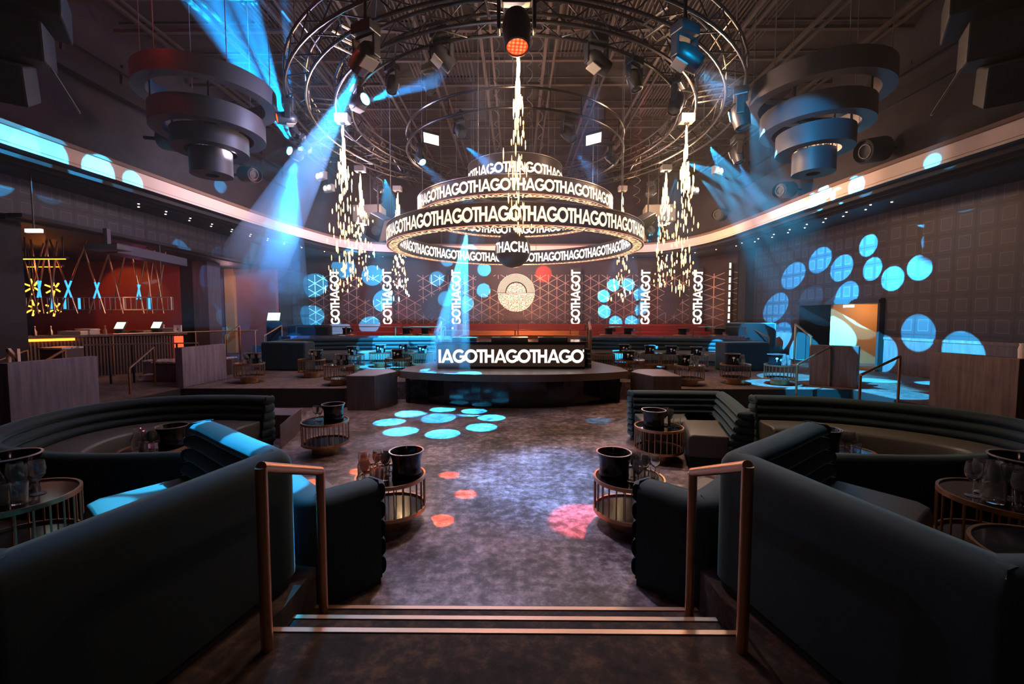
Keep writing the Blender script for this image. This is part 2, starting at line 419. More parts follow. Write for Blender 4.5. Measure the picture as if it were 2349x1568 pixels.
def sweep(mb, path, prof, cap=True, smooth=True):
    ns = normals(path); m = len(prof); vs = []
    for p, n in zip(path, ns):
        for (o, z) in prof: vs.append((p[0] + n.x * o, p[1] + n.y * o, z))
    fs = []
    for i in range(len(path) - 1):
        for j in range(m):
            k = (j + 1) % m; fs.append((i * m + j, (i + 1) * m + j, (i + 1) * m + k, i * m + k))
    if cap: fs += [tuple(range(m)), tuple((len(path) - 1) * m + j for j in range(m - 1, -1, -1))]
    return mb.add(vs, fs, smooth)

f = MB(); f.box(-14, -2, -.25, 13, 24, 0); struct(f.build('floor', M['dance']))
# landing in front of the camera and the raised side platforms behind the near booths
f = MB(); f.prism([(-1.24, 2.166), (-1.24, -2), (1.22, -2), (1.22, 2.166)], .002, .36); struct(f.build('floor', M['carpet']))
for s in (-1, 1):
    f = MB(); f.prism([(s * 1.24, 2.72), (s * 1.24, -2), (s * 10.5, -2), (s * 10.5, 3.35), (s * 3.0, 3.35), (s * 2.45, 3.6), (s * 2.2, 3.5), (s * 1.5, 2.78)], .002, .358)
    struct(f.build('floor', M['carpet']))
f = MB(); f.box(-1.24, 2.166, .002, 1.22, 2.43, .24); f.box(-1.24, 2.43, .002, 1.22, 2.69, .12)
st = thing('steps', 'two dark carpeted steps with pale nosings between the copper handrails', 'steps', (0, 2.4, 0)); f.build('tread', M['carpet'], st)
for (y, z) in ((2.166, .36), (2.43, .24), (2.69, .12)):
    f = MB(); f.box(-1.23, y - .03, z - .001, 1.21, y + .004, z + .006); f.box(-1.23, y + .0015, z - .02, 1.21, y + .004, z + .006); f.build('nosing', M['nosing'], st)
# mid tier (z .42) and upper tier
def tierpoly(s): return [(s * 3.65, 9.36), (s * 7.25, 9.33), (s * 7.25, 7.4), (s * 7.25, 5.9), (s * 13, 5.9), (s * 13, 23), (0, 23), (0, 10.35), (s * 2.6, 10.3), (s * 3.0, 10.3)]
for s in (-1, 1):
    f = MB(); f.prism(tierpoly(s), .002, .42); struct(f.build('floor', M['carpet2']))
    f = MB(); f.prism([(s * 3.66, 9.33), (s * 7.2, 9.30), (s * 7.2, 9.325), (s * 3.66, 9.355)], 0.003, .417); struct(f.build('trim_%d' % (1 if s < 0 else 2), M['riser']))
    f = MB(); f.prism([(s * 7.21, 5.9), (s * 7.235, 5.9), (s * 7.235, 9.3), (s * 7.21, 9.3)], .003, .417); struct(f.build('trim_%d' % (3 if s < 0 else 4), M['riser']))
f = MB(); f.prism([(-7.6, 15.2), (7.8, 15.2), (10.6, 17.0), (10.9, 22.4), (-10.6, 22.4), (-10.3, 17.0)], .421, .85); struct(f.build('floor', M['carpet2']))
# dark platform by the left booth
f = MB(); f.prism([(-3.45, 6.35), (-3.72, 7.55), (-7.2, 7.55), (-7.2, 7.0), (-5.0, 7.05), (-3.62, 7.0)], .003, .37)
tag(f.build('low_platform', M['wain'], bevel=.01), 'low dark wood platform corner beside the end of the far left booth', 'platform')
# ---------------------------------------------------------------- setting: walls, ceiling
CZ = 8.7
f = MB(); f.box(-13, -3, CZ, 13, 24, CZ + .2); struct(f.build('ceiling', M['ceil']))
bp = chaikin(BAND, 2)
upper = [(x * 1.045, (y - 10) * 1.035 + 10 if y > 10 else y) for x, y in bp]
f = MB(); sweep(f, upper, [(0, 5.28), (-.001, CZ + .02), (.1, CZ + .02), (.1, 5.28)]); struct(f.build('wall_upper', M['concrete']))
f = MB(); sweep(f, bp, [(0.02, 4.89), (0.02, 5.22), (.12, 5.24), (.12, 4.92)]); struct(f.build('trim_5', M['cream']))
f = MB(); sweep(f, bp, [(-.05, 5.22), (-.05, 5.29), (.9, 5.29), (.9, 5.24)]); struct(f.build('trim_6', mat('cornice_cap', (.22, .13, .09), .6)))
# soffit ring outside the band
f = MB(); outer = [(-13, 2)] + [(-13, 24), (13, 24)] + [(13, 2)]
n = len(bp); vs = []; fs = []
def project(p):
    x, y = p; d = Vector((x, y - 10)); k = 1.0
    tx = 12.9 / abs(d.x) if abs(d.x) > 1e-6 else 99; ty = (13.4 / d.y) if d.y > 1e-6 else (8.4 / -d.y if d.y < -1e-6 else 99)
    k = min(tx, ty); return (x * k if True else 0, 10 + d.y * k)
for p in bp: q = project(p); vs += [(p[0], p[1], 4.89), (q[0], q[1], 4.89), (p[0], p[1], 4.95), (q[0], q[1], 4.95)]
for i in range(n - 1): a = i * 4; b = a + 4; fs += [(a, a + 1, b + 1, b), (a + 2, b + 2, b + 3, a + 3)]
f.add(vs, fs); struct(f.build('ceiling', mat('soffit_paint', (.018, .018, .022), .6)))
# slim dark rails running round under the soffit
for k, off in enumerate((-.25, -.6, -.95)):
    f = MB(); sweep(f, bp, [(off * -1 * -1, 4.80), (off + .05, 4.80), (off + .05, 4.885), (off, 4.885)] if False else [(-off, 4.80), (-off, 4.888), (-off + .05, 4.888), (-off + .05, 4.80)])
    struct(f.build('trim_%d' % (7 + k), M['riser']))
# right wall (embossed squares over walnut wainscot) with a doorway
RW = [(9.0, 2.0), (11.35, 7.2), (10.95, 9.6), (10.25, 12.2)]
def wallseg(name, a, b, z0, z1, m, th=.15):
    f = MB(); d = (Vector(b) - Vector(a)).normalized(); nn = Vector((d.y, -d.x)) * th
    f.prism([a, b, (b[0] + nn.x, b[1] + nn.y), (a[0] + nn.x, a[1] + nn.y)], z0, z1); return struct(f.build(name, m))
DR0, DR1 = (10.42, 12.45), (10.35, 15.8)
for a, b in (((11.6, 2.0), (11.3, 7.0)), ((11.3, 7.0), (10.9, 9.6)), ((10.9, 9.6), DR0)):
    wallseg('wall_right', b, a, 1.36, 4.9, M['panel'], -.15); wallseg('wall_right', b, a, .42, 1.36, M['wain'], -.15)
    wallseg('trim_10', (b[0] - .02, b[1]), (a[0] - .02, a[1]), 1.33, 1.40, M['wood'], -.03)
wallseg('wall_right', DR1, DR0, 2.38, 4.9, M['panel'], -.15)
wallseg('wall_right', (10.3, 20.5), DR1, 1.36, 4.9, M['panel'], -.15); wallseg('wall_right', (10.3, 20.5), DR1, .42, 1.36, M['wain'], -.15)
f = MB(); f.box(10.45, 15.85, .42, 13, 16.0, 2.6); f.box(10.5, 12.3, .42, 13, 12.44, 2.6); struct(f.build('wall_doorway', M['black']))
f = MB(); f.box(10.5, 14.5, .42, 13, 14.6, 2.6); struct(f.build('wall_doorway', M['tan']))
f = MB(); f.box(10.3, 12.4, 2.38, 13, 16, 2.5); struct(f.build('ceiling', M['black']))
f = MB(); f.box(10.28, 12.38, .42, 10.5, 12.46, 2.44); f.box(10.24, 15.8, .42, 10.5, 15.9, 2.44); f.box(10.24, 12.38, 2.36, 10.5, 15.9, 2.46)
struct(f.build('trim_11', M['black']))
# back wall
f = MB(); f.box(-10.7, 22.0, .4, 9.2, 22.2, 4.9); struct(f.build('wall_back', M['hex']))
f = MB(); f.prism([(9.2, 22.1), (9.2, 22.3), (10.35, 20.6), (10.3, 20.4)], .4, 4.9); struct(f.build('wall_back', M['hex']))
f = MB(); f.box(9.95, 19.0, .4, 10.32, 19.6, 4.88); struct(f.build('wall_pier', M['riser']))
# left: header over the bar opening, pier, hall, bar room
f = MB(); f.box(-10.6, 8.6, 4.08, -10.42, 20.4, 4.9); struct(f.build('wall_left', M['panel']))
f = MB(); f.box(-10.9, -2, .3, -10.7, 8.89, 4.9); struct(f.build('wall_left', M['panel']))
f = MB(); f.box(-13, 8.9, .42, -10.7, 9.5, 4.9); struct(f.build('wall_pier', M['concrete']))
f = MB(); f.box(-18, 9.0, 3.98, -10.45, 20, 4.08); struct(f.build('ceiling', M['black']))
f = MB(); f.box(-18, 9.0, .2, -13, 20, .42); struct(f.build('floor', M['carpet2']))
f = MB(); f.box(-18, 16.0, .42, -12.3, 16.2, 3.98); struct(f.build('wall_bar', M['red']))
f = MB(); f.box(-18, 9.4, .42, -17.8, 16, 3.98); struct(f.build('wall_bar', M['black']))
f = MB(); f.box(-12.3, 16.02, .42, -11.75, 16.3, 3.98); struct(f.build('wall_bar', M['riser']))
f = MB(); f.box(-11.75, 15.9, .42, -11.2, 16.6, 3.98); struct(f.build('wall_pier', M['wain']))
f = MB(); f.box(-13.2, 18.6, .42, -10.2, 18.8, 3.98); struct(f.build('wall_hall', M['plum']))
f = MB(); f.box(-12.3, 18.45, .42, -11.9, 18.6, 3.98); struct(f.build('wall_hall', M['tan']))
f = MB(); f.box(-10.6, 18.8, .42, -10.42, 22.0, 4.1); struct(f.build('wall_left', M['panel']))
f = MB(); f.box(-10.4, 19.2, .42, -10.36, 20.2, 2.9); f.box(-10.42, 19.1, .42, -10.34, 19.2, 3.0); f.box(-10.42, 20.2, .42, -10.34, 20.3, 3.0); f.box(-10.42, 19.1, 2.9, -10.34, 20.3, 3.0)
struct(f.build('door_1', M['black']))
f = MB(); f.box(-13.5, -3.2, 0, 13.5, -3.0, CZ); struct(f.build('wall_near', M['concrete']))
f = MB(); f.box(-10.4, 9.0, 4.02, -10.1, 20.4, 4.10); struct(f.build('trim_12', M['riser']))
# rail along the upper side walls
for s in (-1, 1):
    f = MB(); f.bar((s * 8.85, 2, 6.95), (s * 8.2, 16.5, 6.7), .16, .28); f.bar((s * 8.75, 2, 7.35), (s * 8.1, 16.5, 7.1), .1, .08)
    for k in range(12): f.bar((s * (8.85 - k * .055), 2.5 + k * 1.2, 6.85), (s * (8.8 - k * .055), 2.5 + k * 1.2, 7.4), .06, .06)
    struct(f.build('trim_%d' % (13 if s < 0 else 14), M['riser']))
# ceiling steelwork: cross pipes, long joists, mesh panels
k = 20
for y in (3.2, 4.2, 5.0, 5.9, 6.8, 7.7, 8.7, 9.7, 10.8, 11.9, 13.2, 14.5, 16.0, 17.6, 19.2):
    f = MB(); f.bar((-8.6, y, 8.1), (8.6, y, 8.1), .09, .07); f.bar((-8.6, y + .12, 8.35), (8.6, y + .12, 8.35), .04, .05); struct(f.build('trim_%d' % k, M['ceilbar'])); k += 1
for x in (-7.6, -6.1, -4.7, -3.3, -2.0, -.7, .7, 2.0, 3.3, 4.7, 6.1, 7.6):
    f = MB(); f.bar((x, 2.2, 7.9), (x, 20, 7.9), .07, .07); f.bar((x + .22, 2.2, 7.9), (x + .22, 20, 7.9), .05, .05); struct(f.build('trim_%d' % k, M['ceilbar'])); k += 1
for (x0, x1, y0, y1) in ((-2.6, -.9, 6, 12), (1.0, 3.2, 6.5, 11), (-5.5, -3.5, 9, 15), (3.6, 5.6, 9, 14)):
    f = MB()
    for i in range(int((x1 - x0) / .09)): f.box(x0 + i * .09, y0, 8.2, x0 + i * .09 + .03, y1, 8.23)
    struct(f.build('trim_%d' % k, M['ceilbar'])); k += 1

# ================================================================ sofas
def channel_sofa(label, path, inner, z0, H, nroll, seat, group=None, smooth=2, t0=.13, t1=.30, seath=.44, wrap=True, cat='sofa', roll_amp=.06, legs=True):
    """path = outer face line of the backrest; inner = +1 if the sitting side lies to the left of the path direction"""
    p = chaikin(path, smooth)
    if inner < 0: p = p[::-1]                       # sitting side always to the left (+normal)
    c = p[len(p) // 2]; root = thing('channel_sofa', label, cat, (c[0], c[1], z0), group)
    zb = z0 + .06
    prof = [(0.0, zb), (0.0, z0 + H - .11), (.008, z0 + H - .06), (.028, z0 + H - .025), (.06, z0 + H - .004), (t0 * .75, z0 + H)]
    hh = (H - .06) / nroll
    for i in range(nroll):
        zt = z0 + H - i * hh
        for k in range(9 if i else 8):
            a = k / 8 if i else (k + 1) / 8; fr = (i + a) / nroll; base = t0 + (t1 - t0) * fr
            prof.append((base + roll_amp * (math.sin(math.pi * a) ** .55 if 0 < a < 1 else 0), zt - hh * a))
    prof[-1] = (prof[-1][0], zb)
    f = MB(); sweep(f, p, prof)
    # rounded end of every roll standing a little proud of the end face
    if wrap:
        ns = normals(p)
        for idx, sg in ((0, -1), (len(p) - 1, 1)):
            q = Vector(p[idx]); nn = ns[idx]; d = Vector((nn.y, -nn.x)).normalized() * sg
            for i in range(nroll):
                fr = (i + .5) / nroll; base = t0 + (t1 - t0) * fr; zc = z0 + H - (i + .5) * hh; r = hh * .47
                vs = []; m = 10
                for a in range(m + 1):
                    g = -math.pi / 2 + math.pi * a / m
                    for (o, e) in ((.03, 0.0), (base * .5, .03), (base + roll_amp * math.cos(g) ** .5 if abs(math.cos(g)) > 1e-3 else base, .0)):
                        e2 = e + .05 * max(math.cos(g), 0) ** .6
                        xy = q + nn * o + d * (e2 if o != .03 else e2)
                        vs.append((xy.x, xy.y, zc + r * math.sin(g)))
                fs = [(a * 3 + b, a * 3 + b + 1, a * 3 + b + 4, a * 3 + b + 3) for a in range(m) for b in range(2)]
                f.add(vs, fs, True)
    f.build('backrest', M['velvet'], root)
    # seat along a sub-range
    s0, s1, depth = seat
    n = len(p); i0 = int(s0 * (n - 1)); i1 = max(i0 + 2, int(s1 * (n - 1)) + 1)
    if inner < 0: i0, i1 = n - 1 - int(s1 * (n - 1)), n - int(s0 * (n - 1))
    q = p[i0:i1]
    f = MB(); a = t1 - .02; sweep(f, q, [(a, z0 + .14), (a, z0 + seath), (a + depth - .08, z0 + seath), (a + depth - .02, z0 + seath - .02), (a + depth, z0 + seath - .08), (a + depth, z0 + .14)])
    f.build('seat', M['seat'], root, bevel=.02)
    f = MB(); sweep(f, q, [(a, z0 + .01), (a, z0 + .135), (a + depth - .03, z0 + .135), (a + depth - .03, z0 + .01)])
    f.build('seat_base', M['velvet'], root)
    f = MB(); sweep(f, p, [(.02, z0 + .003), (.02, zb - .003), (t1 - .04, zb - .003), (t1 - .04, z0 + .003)]); f.build('plinth', M['black'], root)
    return root
def mir(path): return [(-x, y) for x, y in path]
BL = [(-6.0, 1.30), (-3.2, 1.30), (-1.75, 1.30), (-1.60, 1.30), (-1.58, 1.36), (-1.44, 1.9), (-1.32, 2.42), (-1.28, 2.56), (-1.36, 2.66), (-1.75, 2.95), (-2.12, 3.25), (-2.28, 3.36)]
channel_sofa('dark teal velvet corner booth left of the stairs, one arm lit bright blue', BL, 1, .36, .82, 8, (.35, .96, .52))
channel_sofa('dark teal velvet corner booth right of the stairs, smooth back to the camera', [(x + 3.12 if False else -x * .985, y) for x, y in BL], -1, .36, .82, 8, (.35, .96, .52))
AL = [(-3.68, 6.6), (-4.3, 6.68), (-5.1, 6.62), (-5.75, 6.2), (-5.95, 5.4), (-5.6, 4.4), (-5.0, 3.9), (-4.2, 3.66), (-3.6, 3.60), (-2.82, 3.70)]
channel_sofa('long curved teal velvet booth at far left with glasses on its table', AL, 1, 0, .78, 6, (.0, 1, .5), smooth=2)
AR = [(3.72, 6.75), (4.5, 6.65), (5.3, 6.25), (5.95, 5.6), (6.1, 4.9), (5.7, 4.2), (5.0, 3.85), (4.2, 3.68), (3.6, 3.62), (2.72, 3.70)]
channel_sofa('long curved teal velvet booth at far right behind the corner booth', AR, -1, 0, .78, 6, (.0, 1, .5), smooth=2)
CL = [(-.93, 3.10), (-1.08, 2.96), (-1.22, 2.80), (-1.34, 2.76), (-1.5, 2.86), (-1.85, 3.22), (-2.35, 3.75)]
channel_sofa('low teal velvet sofa on the dance floor beside the left handrail', CL, -1, 0, .76, 5, (.45, 1, .42), t0=.2, t1=.28, seath=.42)
channel_sofa('low teal velvet sofa on the dance floor beside the right handrail', mir(CL), 1, 0, .76, 5, (.45, 1, .42), t0=.2, t1=.28, seath=.42)
DR = [(1.95, 7.16), (2.6, 7.14), (3.2, 7.1), (3.42, 7.04), (3.44, 6.9), (3.27, 6.2), (3.05, 5.43)]
channel_sofa('L-shaped teal velvet sofa with tan seat at right edge of the dance floor', DR, -1, 0, .78, 8, (.0, 1, .50), smooth=1)
L1L = [(-7.3, 13.15), (-7.32, 13.7), (-6.9, 14.35), (-5.6, 14.7), (-3.8, 14.85), (-2.15, 14.95)]
channel_sofa('long curved banquette on the left tier, lit blue behind the brass tables', L1L, -1, .42, .84, 6, (.0, 1, .55), t1=.24)
L1R = [(7.38, 13.15), (7.4, 13.6), (6.9, 14.3), (5.6, 14.7), (4.0, 14.85), (2.25, 14.95)]
channel_sofa('long curved banquette on the right tier, spotted with blue light', L1R, 1, .42, .84, 6, (.0, 1, .55), t1=.24)
# squared dark ends of those banquettes
for s, lb in ((-1, 'left'), (1, 'right')):
    f = MB(); x0 = s * 7.3; f.prism([(x0, 12.45), (x0 - s * 1.35, 12.3), (x0 - s * 1.4, 12.85), (x0, 13.1)], .43, 1.24)
    tag(f.build('banquette_end', M['velvet'], bevel=.05), 'padded dark teal end block of the long banquette on the %s tier' % lb, 'sofa end')

# ================================================================ tables, buckets, glasses
def spindles(n, R, z0, z1, root, skip=()):
    first = None
    for k in range(n):
        g = 2 * math.pi * k / n
        if first is None:
            f = MB(); f.tube([(0, 0, z0), (0, 0, z1)], .006, 6); first = f.build('spindle', M['copper'], root); o = first
        else:
            o = first.copy(); COL.objects.link(o); o.parent = root
        o.location = (R * math.cos(g), R * math.sin(g), 0)
tb = thing('side_table', '', 'table', (0, 0, 0))
f = MB(); f.lathe([(0, .0), (.19, .0), (.19, .125), (0, .125)], (0, 0, 0), 32); f.build('base_drum', M['brassdrum'], tb)
f = MB(); f.lathe([(.0, .13), (.315, .13), (.315, .142), (0, .142)], (0, 0, 0), 40); f.build('lower_shelf', M['gloss'], tb)
f = MB(); f.lathe([(.316, .128), (.332, .128), (.332, .16), (.316, .16)], (0, 0, 0), 40, closed=True); f.build('shelf_rim', M['copper'], tb)
f = MB(); f.lathe([(.0, .436), (.312, .436), (.312, .452), (0, .452)], (0, 0, 0), 40); f.build('table_top', M['gloss'], tb)
f = MB(); f.lathe([(.313, .43), (.33, .43), (.33, .462), (.313, .462)], (0, 0, 0), 40, closed=True); f.build('top_rim', M['copper'], tb)
spindles(26, .322, .155, .435, tb)
bk = thing('ice_bucket', '', 'bucket', (0, 0, 0))
f = MB(); f.lathe([(0, .0), (.135, .0), (.142, .03), (.134, .07), (.134, .14), (.145, .19), (.163, .235), (.155, .235), (.138, .19), (.127, .14), (.127, .02), (0, .018)], (0, 0, 0), 32); f.build('body', M['gloss'], bk)
f = MB(); f.lathe([(.153, .234), (.166, .234), (.166, .241), (.153, .241)], (0, 0, 0), 32, closed=True); f.build('rim', M['rim'], bk)
bk2 = dup(bk)
def emblem(par, a, kind):
    f = MB(); c, s = math.cos(a), math.sin(a); r = .152
    def P(u, z): g = a + u / r; return (r * math.cos(g), r * math.sin(g), z)
    if kind:
        for i in range(12):
            g0 = 2 * math.pi * i / 12; g1 = 2 * math.pi * (i + 1) / 12
            f.add([P(0, .15), P(.028 * math.cos(g0), .15 + .022 * math.sin(g0)), P(.028 * math.cos(g1), .15 + .022 * math.sin(g1))], [(0, 1, 2)])
        f.add([P(-.004, .07), P(.004, .07), P(.006, .14), P(-.006, .14)], [(0, 1, 2, 3)])
    else:
        f.add([P(-.035, .11), P(.035, .11), P(0, .15)], [(0, 1, 2)]); f.add([P(-.02, .095), P(.02, .095), P(.02, .105), P(-.02, .105)], [(0, 1, 2, 3)])
    return f.build('emblem', M['white'], par)
emblem(bk2, -math.pi / 2 - .28, 1); emblem(bk2, -math.pi / 2 + .32, 0)
wg = thing('wine_glass', '', 'glass', (0, 0, 0))
f = MB(); f.lathe([(0, 0), (.032, 0), (.032, .003), (.004, .008), (.0035, .075), (.015, .085), (.034, .11), (.038, .14), (.032, .185), (.030, .185), (.036, .14), (.032, .112), (.012, .09), (0, .086)], (0, 0, 0), 18); f.build('bowl_and_stem', M['glass'], wg)
tg = thing('tumbler', '', 'glass', (0, 0, 0))
f = MB(); f.lathe([(0, 0), (.03, 0), (.036, .11), (.0335, .11), (.028, .008), (0, .008)], (0, 0, 0), 16); f.build('cup', M['glass'], tg)
cf = thing('carafe', '', 'carafe', (0, 0, 0))
f = MB(); f.lathe([(0, 0), (.045, 0), (.05, .02), (.05, .11), (.03, .15), (.024, .20), (.032, .215), (.029, .215), (.021, .20), (.027, .15), (.046, .11), (.046, .01), (0, .008)], (0, 0, 0), 18); f.build('flask', M['glass'], cf)

used = set()
def put(proto, loc, label, group=None, rotz=0, scale=None):
    if proto.name in used: o = dup(proto, loc, rotz, label, group, scale)
    else:
        used.add(proto.name); o = proto; o.location = loc; o.rotation_euler = (0, 0, rotz); o['label'] = label
        if group: o['group'] = group
        if scale: o.scale = (scale,) * 3
    return o
# (x, y, floor z, description of place, bucket offset or None, bucket kind, glasses)
TABLES = [
 (-1.15, 4.1, 0, 'at left of the dance floor, nearest the stairs', (.15, .02), 0, 12, (-.12, -.05)),
 (-2.74, 6.28, 0, 'at left of the dance floor, before the stage cube', (.10, .06), 0, 2, (-.10, -.02)),
 (1.13, 4.07, 0, 'at right of the dance floor, nearest the stairs', (-.14, .03), 0, 10, (.10, -.05)),
 (2.04, 6.0, 0, 'on the dance floor before the L-shaped sofa', (-.08, -.02), 0, 6, (.14, .03)),
 (-4.15, 4.95, 0, 'inside the far left curved booth', (.14, .1), 0, 5, (.02, -.1)),
 (3.75, 4.9, 0, 'inside the far right curved booth', (-.14, .08), 0, 5, (.06, -.05)),
 (-3.20, 2.72, .36, 'cut by the left edge of the photo', (-.15, .12), 0, 6, (.05, -.02)),
 (3.22, 2.78, .36, 'by the right edge of the photo, the farther of two', (.19, .09), 0, 10, (-.04, -.04)),
 (2.72, 2.08, .36, 'by the right edge of the photo, the nearer of two', None, 0, 3, (.24, .06)),
]
def mid(px, py, hw=None): p = PZ(px, py, .42); return (p.x, p.y + .19)
for (px, py, pl, bo, ng) in ((562, 879, 'left tier, nearest the blue partition', (.08, .05), 5), (708, 866, 'left tier, second from the blue partition', (.1, .05), 3), (771, 884, 'left tier, nearest the left stage cube', (.06, .06), 5),
        (804, 850, 'left tier, second row, behind the cube one', (.0, .0), 3), (868, 843, 'left tier, blue lit, before the banquette', (.02, 0), 3), (922, 840, 'left tier, blue lit, near the white flame', (.0, .0), 2),
        (908, 862, 'left tier, just behind the stage edge', (0, 0), 1), (968, 845, 'left tier, last before the booth steps', (-.02, 0), 3),
        (1387, 848, 'right tier, bare topped beside the booth rail', None, 0), (1434, 842, 'right tier, first bucket from the booth', (0, 0), 1), (1452, 868, 'right tier, low behind the stage edge', (-.08, 0), 2),
        (1496, 846, 'right tier, middle of the second row', (-.02, 0), 2), (1545, 848, 'right tier, second row, right of middle', (-.02, 0), 2), (1602, 852, 'right tier, before the padded end block', (0, 0), 3),
        (1588, 885, 'right tier, nearest the right stage cube', (-.1, .06), 5), (1695, 882, 'right tier, between cube and blue one', (-.04, .06), 4), (1800, 884, 'right tier, blue lit by the handrail', (-.1, .04), 5)):
    x, y = mid(px, py); TABLES.append((x, y, .42, 'on the ' + pl, bo, 1, ng, (.1 if bo else 0, -.06)))
for (px, Y, pl) in ((795, 16.6, 'upper tier left, below the lettered column'), (932, 16.8, 'upper tier left, second along the rail'), (975, 16.8, 'upper tier left, third along the rail'), (1396, 16.6, 'upper tier right, first along the rail'),
                    (1440, 16.6, 'upper tier right, second along the rail'), (1565, 16.2, 'upper tier right, third along the rail'), (1648, 16.2, 'upper tier right, by the angled column')):
    p = PY(px, 760, Y); TABLES.append((p.x, Y, .85, 'on the ' + pl, (0, 0), 0, 2, (.2, 0)))
for i, (x, y, z, pl, bo, bkind, ng, gc) in enumerate(TABLES):
    put(tb, (x, y, z), 'round brass cage table ' + pl, 'round brass cage tables', rotz=i * .37)
    if bo: put(bk2 if bkind else bk, (x + bo[0], y + bo[1], z + .4525), 'ice bucket on the table ' + pl, 'black ice buckets on the tables')
    for g in range(ng):
        a = g * 2.399; rr = .036 * math.sqrt(g + .3) * 1.5
        px_, py_ = x + gc[0] + rr * math.cos(a), y + gc[1] + rr * math.sin(a)
        if bo and math.hypot(px_ - x - bo[0], py_ - y - bo[1]) < .185:
            d = Vector((px_ - x - bo[0], py_ - y - bo[1])).normalized() * .19; px_, py_ = x + bo[0] + d.x, y + bo[1] + d.y
        if math.hypot(px_ - x, py_ - y) > .275: continue
        pr = (wg, wg, tg, wg, cf, tg, wg, wg)[g % 8]; nm = {'wine_glass': 'wine glass', 'tumbler': 'tumbler', 'carafe': 'glass carafe'}[pr.name.split('.')[0]]
        put(pr, (px_, py_, z + .4525), '%s on the table %s' % (nm, pl) if pr is not cf else 'glass carafe on the table ' + pl, 'glassware ' + pl, rotz=g, scale=1.2)

# ================================================================ handrails
def handrail(label, pts, r=.024, posts=(0, -1), zb=None, m='copper'):
    root = thing('handrail', label, 'handrail', (pts[0][0], pts[0][1], zb[0]))
    f = MB(); f.tube(pts, r, 12); f.build('top_rail', M[m], root)
    for i, k in enumerate(posts):
        q = pts[k]; f = MB(); f.tube([(q[0], q[1], zb[i]), (q[0], q[1], q[2] - .001)], r, 12); f.build('post', M[m], root)
    return root
handrail('copper handrail on the left of the near stairs', [(-1.155, 2.02, 1.265), (-1.15, 2.62, 1.03)], zb=(.362, .122), r=.027)
handrail('copper handrail on the right of the near stairs', [(1.15, 2.03, 1.275), (1.135, 2.62, 1.03)], zb=(.362, .122), r=.027)
def rail_px(label, a, b, Ya, Yb, za, zb, m='copper', r=.022):
    p = PY(a[0], a[1], Ya); q = PY(b[0], b[1], Yb)
    return handrail(label, [tuple(p), tuple(q)], zb=(za, zb), m=m, r=r)
rail_px('copper handrail between the two partitions at left', (296, 845), (352, 796), 8.6, 9.9, .003, .42)
rail_px('copper handrail right of the tier steps, nearer the dance floor', (1829, 836), (1905, 795), 8.9, 9.7, .003, .42)
rail_px('copper handrail at right before the big brown partition', (1974, 860), (2065, 817), 7.6, 7.9, .42, .42)
rail_px('thin handrail rising to the bar beside the blue-lit partition', (515, 770), (549, 747), 11.5, 12.6, .42, .42)
rail_px('thin handrail on the left tier before the host stand', (606, 770), (646, 746), 14.9, 15.5, .42, .85)
rail_px('pale handrail on the left of the DJ booth', (1002, 762), (1012, 738), 11.4, 13.6, .75, .42, r=.03)
rail_px('pale handrail on the right of the DJ booth', (1352, 738), (1355, 757), 13.6, 11.4, .42, .75, r=.03)
rail_px('thin handrail at the back right by the wall pier', (1711, 745), (1764, 774), 16.0, 14.9, .85, .85)
rail_px('blue-lit handrail beside the right doorway', (1825, 743), (1861, 772), 13.4, 12.2, .42, .42, r=.03)
rail_px('short copper rail at far left edge by the pier', (-20, 832), (62, 803), 8.0, 8.8, .42, .42)
rail_px('short copper rail before the white marble ledge at left', (100, 830), (148, 802), 8.6, 9.4, .42, .42)
def glass_rail(label, x0, x1, Y, z0, z1, np, m='copper'):
    root = thing('glass_guard_rail', label, 'guard rail', ((x0 + x1) / 2, Y, z0))
    f = MB(); f.bar((x0, Y, z1), (x1, Y, z1), .03, .025); f.build('top_rail', M[m], root)
    f = MB(); f.box(x0, Y - .006, z0 + .03, x1, Y + .006, z1 - .015); f.build('glass_pane', M['pane'], root)
    for i in range(np):
        x = x0 + (x1 - x0) * i / (np - 1); f = MB(); f.bar((x, Y, z0), (x, Y, z1 - .012), .035, .03); f.build('post', M[m], root)
glass_rail('glass guard rail with thin copper top on the left upper tier', -7.6, -2.4, 15.12, 1.31, 1.62, 4)
glass_rail('glass guard rail with thin copper top on the right upper tier', 2.5, 8.0, 15.12, 1.31, 1.62, 4)
glass_rail('glass guard rail behind the DJ booth, the lower of two', -2.15, 2.2, 13.2, 1.2, 1.56, 3)
glass_rail('glass guard rail behind the DJ booth, the upper of two', -1.8, 2.05, 16.0, 1.3, 1.82, 3)

# ================================================================ partitions
for s, lb in ((-1, 'left'), (1, 'right')):
    f = MB(); f.box(min(s * 7.9, s * 2.2), 15.0, .425, max(s * 7.9, s * 2.2), 15.1, 1.305)
    tag(f.build('partition', M['wood_blue_lit'], bevel=.01), 'long low partition behind the banquette on the %s tier' % lb, 'partition')
    f = MB()
    if s < 0:
        f.prism([(-7.18, 6.1), (-7.05, 7.3), (-7.18, 7.32), (-7.36, 6.12)], .425, 1.31)
    else:
        f.prism([(7.40, 6.4), (7.27, 7.62), (7.45, 7.64), (7.62, 6.45)], .425, 1.36)
    tag(f.build('partition', M['wood_blue_lit' if s < 0 else 'wood'], bevel=.006), 'largest low wooden partition, by the %s edge of the photo' % lb, 'partition')
f = MB(); f.prism([(-7.2, 9.37), (-7.17, 10.75), (-7.32, 10.76), (-7.37, 9.38)], .425, 1.30)
tag(f.build('partition', M['wood_blue_lit'], bevel=.006), 'blue-lit low partition between the handrails on the left tier', 'partition')
a = PZ(1872, 886, .42); b = PZ(1965, 893, .42)
f = MB(); f.prism([(6.75, 9.95), (7.45, 9.45), (7.6, 9.6), (6.9, 10.1)], .425, 1.33)
